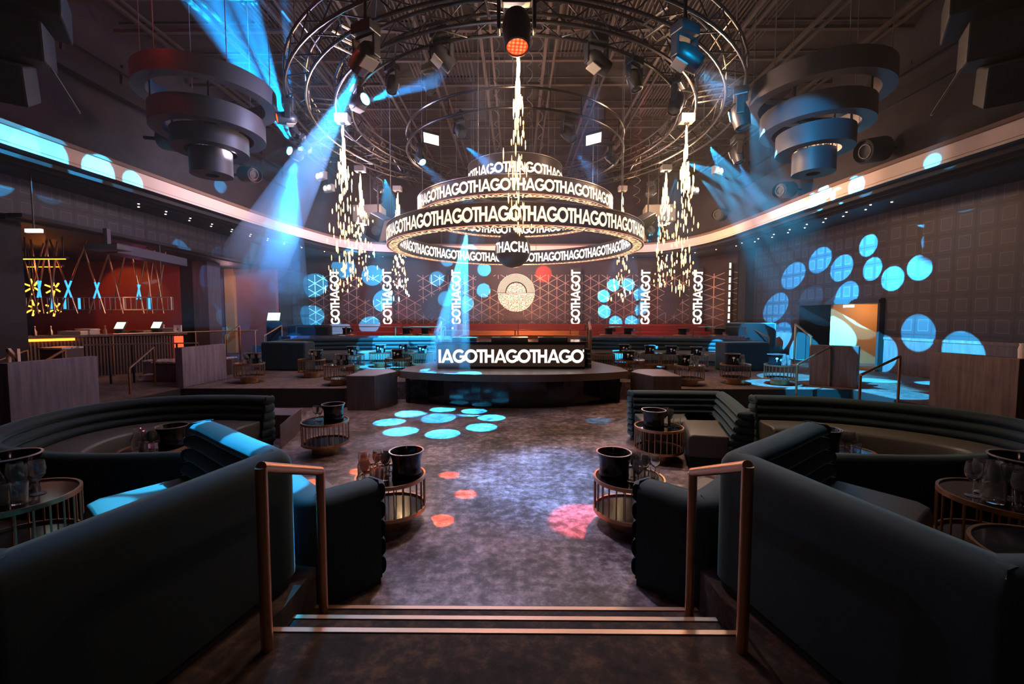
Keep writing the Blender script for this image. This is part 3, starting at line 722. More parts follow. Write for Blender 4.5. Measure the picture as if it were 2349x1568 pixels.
tag(f.build('partition', M['wood'], bevel=.006), 'low brown partition before the doorway, half lit blue', 'partition')
f = MB(); f.box(-7.95, 14.6, .425, -7.75, 15.12, 1.3); tag(f.build('partition', M['riser'], bevel=.005), 'short dark return at the left end of the long left partition', 'partition')

# ================================================================ stage
root = thing('stage', 'dark curved stage with polished wooden fascia below the DJ booth', 'stage', (0, 9.6, 0))
front = [(-2.6, 9.84), (-2.0, 9.5), (-1.1, 9.26), (0, 9.18), (1.1, 9.26), (2.0, 9.5), (2.6, 9.84)]
fr = chaikin(front, 2)
f = MB(); f.prism(fr + [(2.6, 10.6), (2.0, 12.6), (-2.0, 12.6), (-2.6, 10.6)], .735, .742); f.build('deck_top', M['tier_top'], root)
f = MB(); f.prism(fr + [(2.6, 10.6), (2.0, 12.6), (-2.0, 12.6), (-2.6, 10.6)], .585, .734); f.build('fascia', M['fascia'], root)
base = [(x * .76, y + .1) for x, y in fr]
f = MB(); f.prism(base + [(2.0, 10.25), (-2.0, 10.25)], .003, .584); f.build('recessed_base', M['gloss'], root)
for x in (-2.45, 2.4): f = MB(); f.box(x - .04, 9.95, .003, x + .04, 10.03, .583); f.build('leg', M['riser'], root)
for s, lb in ((-1, 'left'), (1, 'right')):
    f = MB(); pl = [(s * 3.5, 9.05), (s * 2.92, 9.06), (s * 2.64, 9.80), (s * 2.95, 10.28), (s * 3.5, 10.28)]
    r2 = thing('stage_cube', 'dark walnut cube at the %s end of the stage' % lb, 'cube', (s * 3.1, 9.6, 0))
    f.prism(pl, .003, .715); f.build('body', M['stagewood'], r2)
    f = MB(); f.prism(pl, .716, .735); f.build('top', M['tier_top'], r2)

# ================================================================ DJ booth
dj = thing('dj_booth', 'black DJ booth with large lit lettering across its front', 'dj booth', (0, 10.6, .743))
f = MB(); f.box(-1.80, 10.22, .745, 1.68, 11.3, 1.35); f.build('body', M['riser'], dj, bevel=.01)
f = MB(); f.box(-1.84, 10.20, 1.352, 1.72, 11.3, 1.38); f.build('counter', M['gloss'], dj)
f = MB(); f.box(-1.78, 10.19, .80, 1.66, 10.218, 1.31); scr = f.build('led_screen', M['led'], dj)
f = MB(); letters(f, 'HAGOTHAGOTHAGOTH', lambda u, v: (u, 10.186, .89 + v),   .293, .315, -1.925, 0, -1.765, 1.645); f.build('lettering', M['letters_w'], scr)
f = MB()
for i in range(4): f.box(1.74, 10.4, .745 + i * .12, 1.86 - .01 * i, 11.0, .745 + i * .12 + .08)
f.build('rack_edge', M['black'], dj)
for (x0, x1, lb) in ((-1.5, -.9, 'left'), (-.55, .35, 'middle'), (.6, 1.3, 'right')):
    f = MB(); f.box(x0, 10.5, 1.381, x1, 11.0, 1.47); c = thing('dj_deck', 'flat black DJ deck on the booth counter, %s one' % lb, 'dj deck', ((x0 + x1) / 2, 10.7, 1.381))
    f.build('case', M['fix'], c, bevel=.01)
    f = MB(); f.lathe([(0, 1.471), (.14, 1.471), (.14, 1.483), (0, 1.483)], ((x0 + x1) / 2 - .1, 10.75, 0), 24); f.build('platter', M['gloss'], c)
for i, (px, py) in enumerate(((1046, 700), (1320, 700))):
    f = MB(); x = PY(px, py, 21.6).x; f.box(x - .24, 21.75, .86, x + .24, 21.9, 1.5)
    tag(f.build('column_plinth', M['black']), 'black plinth under the lettered column %s of the wall disc' % ('left', 'right')[i], 'plinth')
# smoked mirror and speaker inside the booth
# ---------------------------------------------------------------- stepped benches behind the booth
for i, (y, z0, z1, x0, x1, m, lb) in enumerate(((13.4, .43, 1.15, -2.3, 2.35, 'stagewood', 'nearest the DJ booth'), (15.8, .43, 1.28, -2.1, 2.4, 'brownseat', 'middle'), (17.6, .85, 1.42, -2.2, 2.7, 'brownseat', 'second from the back wall'), (20.6, .85, 1.62, -3.0, 3.4, 'redseat', 'against the back wall'))):
    r = thing('bench', 'long stepped bench under orange light, %s' % lb, 'bench', ((x0 + x1) / 2, y, z0 + .01))
    f = MB(); f.box(x0, y, z0 + .01, x1, y + .55, z0 + (z1 - z0) * .6); f.build('seat', M[m], r, bevel=.03)
    f = MB(); f.box(x0, y + .56, z0 + .01, x1, y + .75, z1); f.build('backrest', M[m], r, bevel=.04)
for s, lb in ((-1, 'left'), (1, 'right')):
    r = thing('bench', 'dark red banquette along the back wall at %s' % lb, 'bench', (s * 6.5, 20.9, .86))
    f = MB(); f.box(min(s * 3.6, s * 9.3), 20.7, .86, max(s * 3.6, s * 9.3), 21.3, 1.25); f.build('seat', M['redseat'], r, bevel=.04)
    f = MB(); f.box(min(s * 3.6, s * 9.3), 21.35, .86, max(s * 3.6, s * 9.3), 21.6, 1.6); f.build('backrest', M['redseat'], r, bevel=.05)
for i, (px, Y) in enumerate(((1218, 15.2), (1240, 19.8), (1140, 19.8))):
    p = PY(px, 742, Y)
# booth seat end in velvet at right upper tier
r = thing('curved_armchair', 'dark curved armchair lit blue at the right end of the upper tier', 'armchair', (8.7, 15.9, .86))
pa = chaikin([(7.9, 16.4), (8.4, 15.5), (9.3, 15.5), (9.6, 16.2)], 2)
f = MB(); sweep(f, pa, [(0, .87), (0, 1.72), (.12, 1.75), (.24, 1.7), (.24, .87)]); f.build('backrest', M['velvet'], r)
f = MB(); f.prism([(8.2, 16.5), (8.55, 15.8), (9.2, 15.8), (9.35, 16.4)], .87, 1.28); f.build('seat', M['velvet'], r, bevel=.04)
r = thing('armchair', 'dark velvet armchair behind the left guard rail, blue-edged', 'armchair', (-7.1, 16.4, .86))
f = MB(); f.box(-8.5, 16.2, .87, -6.9, 16.5, 1.66); f.build('backrest', M['velvet'], r, bevel=.08)
f = MB(); f.box(-8.45, 16.52, .87, -6.95, 17.2, 1.28); f.build('seat', M['velvet'], r, bevel=.05)

# ================================================================ lettered columns on the back wall
COLS = ((768, 'GOTHAGOT', 'leftmost'), (888, 'GOTHAGOT', 'second from the left'), (1046, 'AGOTHAGOT', 'third from the left, just left of the disc'), (1320, 'AGOTHAGOT', 'just right of the disc'), (1480, 'GOTHAGOT', 'behind the ring of blue spots'), (1600, 'GOTHAGOT', 'second from the right wall'))
for px, txt, pl in COLS:
    x = PY(px, 690, 21.6).x; ctr = len(txt) == 9
    z1 = PY(px, 617, 21.6).z; z0 = PY(px, 757 if ctr else 749, 21.6).z
    c = thing('led_column', 'tall narrow screen with white lettering read upwards, ' + pl, 'led column', (x, 21.8, z0))
    f = MB(); f.box(x - .26, 21.6, z0, x + .26, 21.99, z1 + .05); sc_ = f.build('screen', M['led'], c)
    per = (PY(px, 620, 21.6).z - PY(px, 745, 21.6).z) / (PER + .95 + .96 + .66); sy = .45
    f = MB(); start = PY(px, 745, 21.6).z - (glyph('A')[1] * per if ctr else 0)
    letters(f, txt, lambda u, v, x=x: (x + .23 - v, 21.595, u), per, sy, start, 0.0, z0 + .02, z1 + .02)
    f.build('lettering', M['letters_w'], sc_)
p0 = PY(1671, 650, 20.2); z0 = PY(1671, 750, 20.2).z; z1 = PY(1671, 601, 20.2).z
c = thing('led_column', 'narrow lettered screen seen edge-on near the right wall pier', 'led column', (p0.x, 20.4, z0))
f = MB(); f.prism([(p0.x, 20.2), (p0.x + .12, 20.2), (p0.x + .55, 20.9), (p0.x + .2, 21.0)], z0, z1); f.build('screen', M['led'], c)
f = MB(); per = (z1 - z0) / (PER + 2.57); dx = Vector((.43, .7)).normalized()
letters(f, 'GOTHAGOT', lambda u, v: (p0.x + .125 + .018 + (.42 - v) * dx.x * .4, 20.2 + (.42 - v) * dx.y * .4, u), per, .42, z0, 0, z0, z1)
f = MB(); [f.box(p0.x + .015, 20.19, z0 + k * (z1 - z0) / 9 + .05, p0.x + .10, 20.198, z0 + (k + 1) * (z1 - z0) / 9 - .03) for k in range(9)]
f.build('lettering', M['letters_w'], c)

# disc emblem on the back wall
d0 = Vector((.056, 21.93, PY(1184, 672, 21.93).z)); RR = .93
dd = thing('wall_disc', 'round cream patterned disc with arches glowing on the back wall', 'wall emblem', tuple(d0))
def disc(cx, cz, r, y, a0=0, a1=360, n=48, r2=None):
    f = MB(); vs = []; fs = []
    for yy in (y, y + .04):
        for k in range(n + 1):
            g = R_(a0 + (a1 - a0) * k / n); vs.append((cx + r * math.cos(g), yy, cz + r * math.sin(g)))
            vs.append((cx + (r2 or 0) * math.cos(g), yy, cz + (r2 or 0) * math.sin(g)))
    m = 2 * (n + 1)
    for k in range(n):
        a = 2 * k; fs += [(a, a + 1, a + 3, a + 2), (m + a, m + a + 2, m + a + 3, m + a + 1), (a, a + 2, m + a + 2, m + a), (a + 1, m + a + 1, m + a + 3, a + 3)]
    return f.add(vs, fs)
disc(d0.x, d0.z, RR, d0.y, 180, 360).build('lower_half', M['disc'], dd)
disc(d0.x, d0.z + .02, RR * .53, d0.y, 0, 180).build('inner_half', M['disc'], dd)
disc(d0.x, d0.z, RR + .02, d0.y + .045).build('backing', M['black'], dd)
for k in range(7):
    r = RR * (.62 + .062 * k); disc(d0.x, d0.z + .03, r + .012, d0.y, 0, 180, 40, r - .022).build('arch', M['arch'], dd)

# ================================================================ LED ring chandelier over the dance floor
DX, DY = 0.03, 10.0
def cable(label, p, q, r=.008, m='cord', name='suspension_cable', group='suspension cables'):
    f = MB(); f.tube([p, q], r, 6); return tag(f.build(name, M[m]), label, 'cable', group)
def led_ring(label, R, zb, zt, th, per_n, lh, uoff, under=True, rim=True, lv=.5, textmat='letters'):
    root = thing('led_ring', label, 'led ring', (DX, DY, zb))
    f = MB(); f.lathe([(R, zb), (R, zt), (R - .04, zt + .01), (R - th, zt + .01), (R - th, zb)], (DX, DY, 0), 96, closed=True); b = f.build('screen', M['led'], root)
    per = 2 * math.pi * R / per_n; sx = per / PER; v0 = zb + (zt - zb - lh) * lv
    f = MB(); letters(f, 'GOTHA' * per_n, lambda u, v: (DX + (R + .004) * math.sin(u / R), DY - (R + .004) * math.cos(u / R), v0 + v), sx, lh, uoff)
    f.build('outer_lettering', M[textmat], b)
    Ri = R - th - .004; n2 = max(3, per_n - 1); per2 = 2 * math.pi * Ri / n2
    f = MB(); letters(f, 'GOTHA' * n2, lambda u, v: (DX + Ri * math.sin(u / Ri), DY + Ri * math.cos(u / Ri), v0 + v), per2 / PER, lh, 0.2)
    f.build('inner_lettering', M['letters_w'], b)
    if under:
        Rm = R - th; f = MB()
        letters(f, 'GOTHA' * per_n, lambda u, v: (DX + (Rm + th * .15 + v) * math.sin(u / R), DY - (Rm + th * .15 + v) * math.cos(u / R), zb - .004), sx, th * .7, uoff)
        f.build('underside_lettering', M['letters_b'], b)
    f = MB(); f.lathe([(R + .001, zb - .005), (R + .005, zb - .005), (R + .005, zb + .003), (R + .001, zb + .003)], (DX, DY, 0), 96, closed=True); f.build('edge_trim', M['ledrim'] if rim else M['rim'], root)
    f = MB(); f.lathe([(R - .03, zt + .011), (R + .006, zt + .011), (R + .006, zt + .025), (R - .03, zt + .025)], (DX, DY, 0), 96, closed=True); f.build('top_trim', M['rim'], root)
    for k in range(6):
        a = k * math.pi / 3 + .3; x, y = DX + (R - .1) * math.cos(a), DY + (R - .1) * math.sin(a)
        cable('thin steel cable holding the lit lettered rings', (x, y, zt + .03), (x, y, CZ - .01), .007, 'cord', group='cables of the lettered rings')
led_ring('largest and lowest lit lettered ring of the chandelier', 2.8, 3.47, 3.83, .26, 22, .245, -.27)
led_ring('middle lit lettered ring of the chandelier', 2.15, 4.15, 4.47, .24, 17, .215, -.44)
led_ring('smallest topmost lettered ring of the chandelier', 1.05, 4.78, 5.25, .15, 8, .21, -.62, under=False, rim=False, lv=.38)
sp = thing('led_sphere', 'black ball with white letters hanging inside the lowest ring', 'led ball', (-.02, DY, 3.08))
f = MB(); f.sphere((-.02, DY, 3.48), .40, 40, 24); s_ = f.build('ball', M['led'], sp)
f = MB()
def sph(u, v):
    zz = v; r = math.sqrt(max(.01, .42 ** 2 - zz * zz)); a = u / .36
    return (-.02 + r * math.sin(a), DY - r * math.cos(a), 3.48 + zz)
letters(f, 'THACHA', sph, .16, .23, -.42, -.10); f.build('lettering', M['letters_w'], s_)
f = MB(); f.tube([(-.02, DY, 3.86), (-.02, DY, 4.05)], .05, 10); f.build('neck', M['fix'], sp)
cable('single cable carrying the black lettered ball', (-.02, DY, 4.055), (-.02, DY, CZ - .01), .012)

# ================================================================ circular trusses
def ring_truss(label, R, zc, w, npan, DYc=DY, h=None):
    h = h or w; root = thing('circular_truss', label, 'truss', (DX, DYc, zc))
    cr = [(R + i * w / 2, zc + j * h / 2) for (i, j) in ((-1, -1), (1, -1), (1, 1), (-1, 1))]
    for (r, z) in cr:
        f = MB(); f.tube([(DX + r * math.cos(2 * math.pi * k / 96), DYc + r * math.sin(2 * math.pi * k / 96), z) for k in range(96)], .026, 8, closed=True); f.build('chord', M['truss'], root)
    f = MB()
    def P(i, k): r, z = cr[i]; a = 2 * math.pi * k / (npan * 2); return (DX + r * math.cos(a), DYc + r * math.sin(a), z)
    for i in range(4):
        j = (i + 1) % 4
        for k in range(npan * 2): f.tube([P(i if k % 2 == 0 else j, k), P(j if k % 2 == 0 else i, k + 1)], .011, 5, cap=False)
    o = f.build('lacing', M['truss'], root); return root
RO, RI, TZ = 4.40, 3.58, 6.08
ring_truss('outer large circular black truss carrying moving lights', RO, TZ + .14, .34, 40)
ring_truss('inner circular black truss carrying spark machines', RI, TZ + .12, .30, 32)
r3 = thing('circular_truss', 'small two-pipe ring truss above the lettered rings', 'truss', (DX, DY, 5.6))
for z in (5.52, 5.86):
    f = MB(); f.tube([(DX + 2.36 * math.cos(2 * math.pi * k / 80), DY + 2.36 * math.sin(2 * math.pi * k / 80), z) for k in range(80)], .024, 8, closed=True); f.build('chord', M['truss'], r3)
f = MB()
for k in range(24): a = 2 * math.pi * k / 24; f.tube([(DX + 2.36 * math.cos(a), DY + 2.36 * math.sin(a), 5.53), (DX + 2.36 * math.cos(a), DY + 2.36 * math.sin(a), 5.85)], .01, 5)
f.build('lacing', M['truss'], r3)
for k in range(10):
    a = 2 * math.pi * k / 10 + .25; t = thing('linking_truss', 'short ladder truss joining the inner and outer circular trusses', 'truss', (DX + 4.1 * math.cos(a), DY + 4.1 * math.sin(a), TZ), 'linking trusses')
    d = Vector((math.cos(a), math.sin(a), 0)); s = Vector((-d.y, d.x, 0)) * .11; c = Vector((DX, DY, 0))
    f = MB()
    for q in (-1, 1):
        for z in (TZ + .02, TZ + .22): f.tube([c + d * (RI + .18) + s * q + Vector((0, 0, z)), c + d * (RO - .20) + s * q + Vector((0, 0, z))], .02, 6)
    for i in range(4): f.tube([c + d * (RI + .25 + i * .15) + s + Vector((0, 0, TZ + .02)), c + d * (RI + .32 + i * .15) - s + Vector((0, 0, TZ + .02))], .01, 5)
    f.build('ladder', M['truss'], t)
for k in range(14):
    a = 2 * math.pi * k / 14 + .1
    for R in (RO, RI): cable('chain hoist line holding the circular trusses', (DX + R * math.cos(a), DY + R * math.sin(a), TZ + .34), (DX + R * math.cos(a), DY + R * math.sin(a), CZ - .01), .009, group='hoist lines of the trusses')
for (px, Y, x2) in ((1140, 9, -.25), (1240, 9, .4), (1215, 8.0, .25)):
    p = PY(px, 300, Y); f = MB(); z0 = 5.35
    pts = [(p.x + .05 * math.sin(k * .9), Y + .05 * math.cos(k * .9), z0 + k * .04) for k in range(80)]
    f.tube(pts, .008, 5); tag(f.build('coiled_cable', M['cord']), 'coiled black cable dangling above the smallest lettered ring, %s one' % {1140: 'left', 1240: 'right', 1215: 'nearest'}[px], 'cable')
for (px, Y, lb) in ((870, 11.5, 'left'), (1462, 11.5, 'right')):
    p = PY(px, 360, Y); f = MB(); pts = [(p.x + .08 * math.sin(k * .7), Y + .08 * math.cos(k * .7), 4.9 + k * .028) for k in range(90)]
    f.tube(pts, .007, 5); tag(f.build('coiled_cable', M['cord']), 'coiled pale cable hanging inside the inner truss at %s' % lb, 'cable')

# ================================================================ moving head lights
def build_head(lens):
    root = thing('moving_head_light', '', 'moving light', (0, 0, 0))
    f = MB(); f.box(-.16, -.11, -.13, .16, .11, 0); f.build('base', M['fix'], root, bevel=.015)
    f = MB(); f.tube([(0, 0, 0.001), (0, 0, .12)], .03, 8); f.box(-.09, -.025, .02, .09, .025, .07); f.build('clamp', M['truss'], root)
    f = MB(); f.box(-.14, -.05, -.175, .14, .05, -.135); f.prism([(-.19, -.06), (-.155, -.06), (-.155, .06), (-.19, .06)], -.43, -.15); f.prism([(.155, -.06), (.19, -.06), (.19, .06), (.155, .06)], -.43, -.15)
    f.build('yoke', M['fix'], root, bevel=.012)
    f = MB(); f.lathe([(0, .17), (.07, .165), (.115, .12), (.135, .04), (.14, -.06), (.125, -.17), (.12, -.23), (.105, -.235), (.105, -.215), (0, -.215)], (0, 0, 0), 24)
    h = f.build('head', M['fix'], root); h.location = (0, 0, -.38)
    f = MB(); f.lathe([(0, -.222), (.07, -.224), (.104, -.216)], (0, 0, 0), 24); f.build('lens', M[lens], h)
    f = MB(); f.box(-.105, -.142, -.09, .105, -.12, .09); f.build('badge_panel', M['fixw'], h, bevel=.01)
    return root
heads = {'lit': build_head('bluelens'), 'dark': build_head('darklens'), 'orange': build_head('orangelens')}
BEAMS = []
def hang(kind, px, py, Y, aim, label, scale=1.0, ztr=None, yaw=None, base=None):
    p = PY(px, py, Y); proto = heads[kind]; c = p
    top = Vector((p.x, p.y, p.z + .38 * scale))
    rz = yaw if yaw is not None else math.atan2(p.x - DX, -(p.y - DY))
    d = (Vector(aim) - c).normalized()
    if proto.name in used: o = dup(proto, top, rz, label, 'moving head lights on the trusses', scale)
    else:
        used.add(proto.name); o = proto; o.location = top; o.rotation_euler = (0, 0, rz); o.scale = (scale,) * 3; o['label'] = label; o['group'] = 'moving head lights on the trusses'
    ld = Matrix.Rotation(-rz, 3, 'Z') @ d
    if base is not None:                       # fixture rigged sideways: its base points along this direction
        bv = Vector(base).normalized(); q = bv.to_track_quat('Z', 'Y'); o.rotation_mode = 'QUATERNION'; o.rotation_quaternion = q
        top = c + bv * .38 * scale; o.location = top; ld = q.inverted() @ d
    for ch in o.children:
        if ch.name.startswith('head'): ch.rotation_mode = 'QUATERNION'; ch.rotation_quaternion = ld.to_track_quat('-Z', 'Y')
    z2 = ztr if ztr else TZ - .02
    if base is not None:
        f = MB(); f.tube([(0, 0, .121), (0, 0, .62 / scale)], .022, 8); t = f.build('drop_pole', M['truss'], None); t.parent = o
    elif top.z + .12 * scale < z2 - .02:
        f = MB(); f.tube([(0, 0, .121), (0, 0, (z2 - top.z) / scale)], .022, 8); t = f.build('drop_pole', M['truss'], None); t.parent = o
    return c, d
LT = (0, 9, 0)
c1, d1 = hang('lit', 840, 128, 5.85, (-6.4, 9.2, 2.6), 'moving light with bright blue lens, upper left of the outer truss')
c2, d2 = hang('dark', 1013, 128, 6.8, (1.5, 8, 3.6), 'dark moving light edged blue on the inner truss, left of the spark jet', .95)
c3, d3 = hang('orange', 1185, 62, 5.5, (.12, 5.0, 3.5), 'wash light with glowing orange lens at top centre above the spark jet', 1.25)
c4, d4 = hang('dark', 1368, 140, 6.8, (3.0, 7.6, 5.0), 'dark moving light on the inner truss, right of the spark jet', .95)
c5, d5 = hang('dark', 1570, 128, 5.85, (4.6, 5.9, 3.9), 'moving light with blue sheen, upper right of the outer truss')
c6, d6 = hang('dark', 1698, 262, 8.0, (4.4, 7.6, 3.0), 'boxy moving light lit bright blue at the right end of the outer truss', 1.1)
c7, d7 = hang('dark', 1690, 352, 9.4, (5.3, 8.8, 2.5), 'dark moving light hanging below the outer truss at far right', .9)
c8, d8 = hang('lit', 820, 236, 8.0, (-.4, 6.4, 5.9), 'moving light with bright blue lens on the left of the inner truss', .95)
c9, d9 = hang('dark', 1552, 232, 8.0, (2.5, 7.7, 4.5), 'black moving light with pale underside on the right of the inner truss', .95)
c10, d10 = hang('lit', 681, 354, 9.3, (-5.4, 7.0, 5.5), 'brightest blue moving light below the outer truss at far left', .8, base=(.75, .35, .7))
c11, d11 = hang('orange', 661, 272, 8.3, (-6.4, 6.5, 5.0), 'moving light with orange face at the far left of the outer truss', .85)
hang('lit', 674, 300, 9.0, (-4.7, 8.0, 8.0), 'small moving light aimed at the ceiling at the far left of the truss', .6, base=(.6, .3, -.5))
hang('dark', 1056, 300, 8.1, (-.6, 7.4, 4.6), 'thin-lit blue moving light on the small ring truss at left', .75, 5.5)
hang('lit', 962, 362, 9.3, (-1.2, 8.6, 4.2), 'moving light with small blue lens at the left of the small ring', .7, 5.5)
hang('dark', 1303, 305, 8.1, (1.6, 7.6, 4.3), 'dark moving light on the small ring truss, right of centre', .75, 5.5)
hang('dark', 1402, 360, 9.4, (3.0, 9.0, 4.4), 'dark moving light at the right end of the small ring', .75, 5.5)
hang('dark', 900, 190, 7.2, (-2, 6.8, 4), 'small dark light behind the inner truss at upper left', .7)
hang('dark', 985, 190, 7.2, (-1, 7, 4), 'small dark light behind the inner truss, right of the left one', .7)
hang('dark', 1455, 180, 7.2, (2.3, 7, 4), 'small dark light on the inner truss at upper right', .8)
hang('lit', 1071, 524, 12.2, (-1.6, 10.4, .7), 'small blue moving light seen through the lowest lettered ring', .5, 6.0)
for i, (px, py, Y, pl) in enumerate(((868, 430, 13.5, 'left of the lettered rings'), (937, 395, 13.6, 'behind the middle ring at left'), (1495, 440, 13.5, 'right of the lettered rings'), (1420, 402, 13.6, 'behind the middle ring at right'), (1000, 428, 14.3, 'low behind the small ring at left'))):
    hang('dark', px, py, Y, (px / 400 - 3, Y - 1, 3), 'distant dark moving light ' + pl, .8)
# pairs of small warm lamps hanging from the outer truss
def blinder(px, py, Y, label, rot):
    p = PY(px, py, Y); r = thing('blinder_lamp', label, 'lamp', tuple(p), 'two-cell blinder lamps on the outer truss')
    f = MB(); f.box(p.x - .16, p.y - .05, p.z - .09, p.x + .16, p.y + .05, p.z + .09); f.build('housing', M['fixw'], r, bevel=.01)
    for s in (-.075, .075):
        f = MB(); f.lathe([(0, 0), (.058, 0), (.058, .012), (0, .012)], (0, 0, 0), 16); o = f.build('cell', M['panelwarm'], None); o.parent = r; o.location = (s, -.064, 0); o.rotation_euler = (R_(90), 0, 0)
    f = MB(); f.tube([(p.x, p.y, p.z + .09), (p.x, p.y, TZ - .02)], .012, 6); f.build('drop_pole', M['truss'], r)
    r.rotation_euler = (0, 0, rot)
blinder(738, 404, 10.6, 'two-cell lamp below the outer truss at left', -.6)
blinder(1645, 392, 10.6, 'two-cell lamp below the outer truss at right', .6)
blinder(755, 432, 11.4, 'lower two-cell lamp at left beside the sparks', -.5)
blinder(1590, 436, 11.4, 'lower two-cell lamp at right beside the sparks', .5)
for (px, py, Y, lb) in ((990, 317, 8.4, 'left'), (1361, 317, 8.4, 'right')):
    p = PY(px, py, Y); r = thing('flood_panel', 'small square flood lamp glowing cream on the small ring truss, %s one' % lb, 'lamp', tuple(p))
    for nm, m, dz, hx, hy in (('housing', 'fix', 0, .17, .13), ('diffuser', 'panelwarm', -.022, .145, .105)):
        f = MB(); f.box(-hx, -hy, dz - (.02 if nm == 'housing' else .001), hx, hy, dz + (.02 if nm == 'housing' else .001)); o = f.build(nm, M[m], None); o.parent = r; o.rotation_euler = (R_(-32), R_(14 if lb == 'left' else -14), 0)
    f = MB(); f.tube([(0, 0, .03), (0, .0, 5.5 - p.z)], .014, 6); o = f.build('drop_pole', M['truss'], None); o.parent = r
# pale line speakers behind the sparks
for s, lb in ((-1, 'left'), (1, 'right')):
    r = thing('loudspeaker', 'pale wedge loudspeaker behind the falling sparks at %s' % lb, 'loudspeaker', (s * 4.5, 14.5, 5.0))
    p = PY(848 if s < 0 else 1512, 488, 14.5)
    f = MB(); f.prism([(p.x - .5, 14.3), (p.x + .45, 14.2), (p.x + .4, 15.0), (p.x - .4, 15.0)], p.z - .32, p.z + .22); f.build('cabinet', M['fixw'], r, bevel=.03)
    f = MB(); f.tube([(p.x, 14.6, p.z + .23), (p.x, 14.6, CZ - .01)], .012, 6); f.build('drop_cable', M['cord'], r)
    # blue-lit square stage speaker low by the rings
    q = PY(868 if s < 0 else 1486, 520, 12.6); r = thing('stage_monitor', 'angled black cabinet beside the lowest lettered ring at %s' % lb, 'loudspeaker', tuple(q))
    f = MB(); f.box(-.24, -.2, -.34, .24, .2, .34); o = f.build('cabinet', M['fix'], None, bevel=.02); o.parent = r; o.rotation_euler = (R_(20), R_(-28 * s), R_(10 * s))
    f = MB(); f.tube([(0, 0, .3), (0, 0, TZ - q.z)], .02, 6); o = f.build('drop_pole', M['truss'], None); o.parent = r
    for dz in (-.15, .15):
        f = MB(); f.lathe([(0, 0), (.13, .01), (.15, -.01)], (0, 0, 0), 20); o2 = f.build('cone', M['darklens'], None); o2.parent = o; o2.location = (0, -.21, dz); o2.rotation_euler = (R_(90), 0, 0)

# ================================================================ spark machines and falling sparks
SPK = [((1188, 97), 6.3, 2.55, .17, 'over the centre of the rings, the tallest', 95, 1.0), ((786, 284), 8.7, 3.2, .30, 'at left of the inner truss', 120, .9), ((826, 396), 12.0, 3.0, .34, 'left, smaller and farther back', 90, .7),
       ((1575, 284), 8.7, 3.2, .30, 'at right of the inner truss', 120, .9), ((1528, 394), 12.0, 3.0, .34, 'right, smaller and farther back', 90, .7),
       ((912, 440), 13.9, 3.3, .36, 'low at left, below the lettered ring', 110, .5), ((1428, 440), 13.9, 3.3, .32, 'low at right, below the lettered ring', 70, .4)]
for (pp, Y, L, wd, pl, n, es) in SPK:
    p = PY(pp[0], pp[1], Y); r = thing('spark_machine', 'small box machine dropping sparks ' + pl, 'spark machine', tuple(p))
    f = MB(); f.box(p.x - .13, p.y - .1, p.z + .02, p.x + .13, p.y + .1, p.z + .17); f.build('body', M['fixw'], r, bevel=.01)
    f = MB(); f.lathe([(.03, -.0), (.05, 0), (.05, .019), (.03, .019)], tuple(p), 14, closed=True); f.build('nozzle', M['fix'], r)
    f = MB(); f.tube([(p.x, p.y, p.z + .17), (p.x, p.y, max(TZ - .02, p.z + .2))], .015, 6); f.build('bracket', M['truss'], r)
    rnd = random.Random(int(pp[0])); f = MB(); g = MB()
    def streak(mb, x, y, z, ln, rad): mb.tube([(x, y, z), (x, y, z - ln * .3), (x, y, z - ln * .75), (x, y, z - ln)], [rad * .3, rad, rad * .9, rad * .2], 5)
    for k in range(int(n * .5)):
        t = rnd.random() ** 1.7; dz = t * L * .34; sx = wd * .30 * (.12 + t) * rnd.gauss(0, .55)
        streak(g, p.x + sx, p.y + wd * .25 * t * rnd.gauss(0, .6), p.z - .02 - dz, .20 + .1 * rnd.random(), .008 + .005 * rnd.random())
    for k in range(n):
        t = .22 + .78 * rnd.random(); dz = t * L; spread = wd * (.25 + .75 * t)
        streak(f, p.x + spread * rnd.gauss(0, .55), p.y + spread * rnd.gauss(0, .5), p.z - dz, (.06 + .15 * rnd.random()) * (1.15 - .4 * t), (.007 + .009 * rnd.random()) * Y / 8.0)
    # jet core
    tag(g.build('spark_jet', M['sparkhot']), 'dense glowing jet of sparks ' + pl, 'sparks', kind='stuff')
    tag(f.build('falling_sparks', M['spark']), 'golden sparks falling ' + pl, 'sparks', kind='stuff')
    lamp('POINT', 'spark_glow_lamp', (p.x, p.y, p.z - .7), 115 * es, (1, .58, .26), .06)

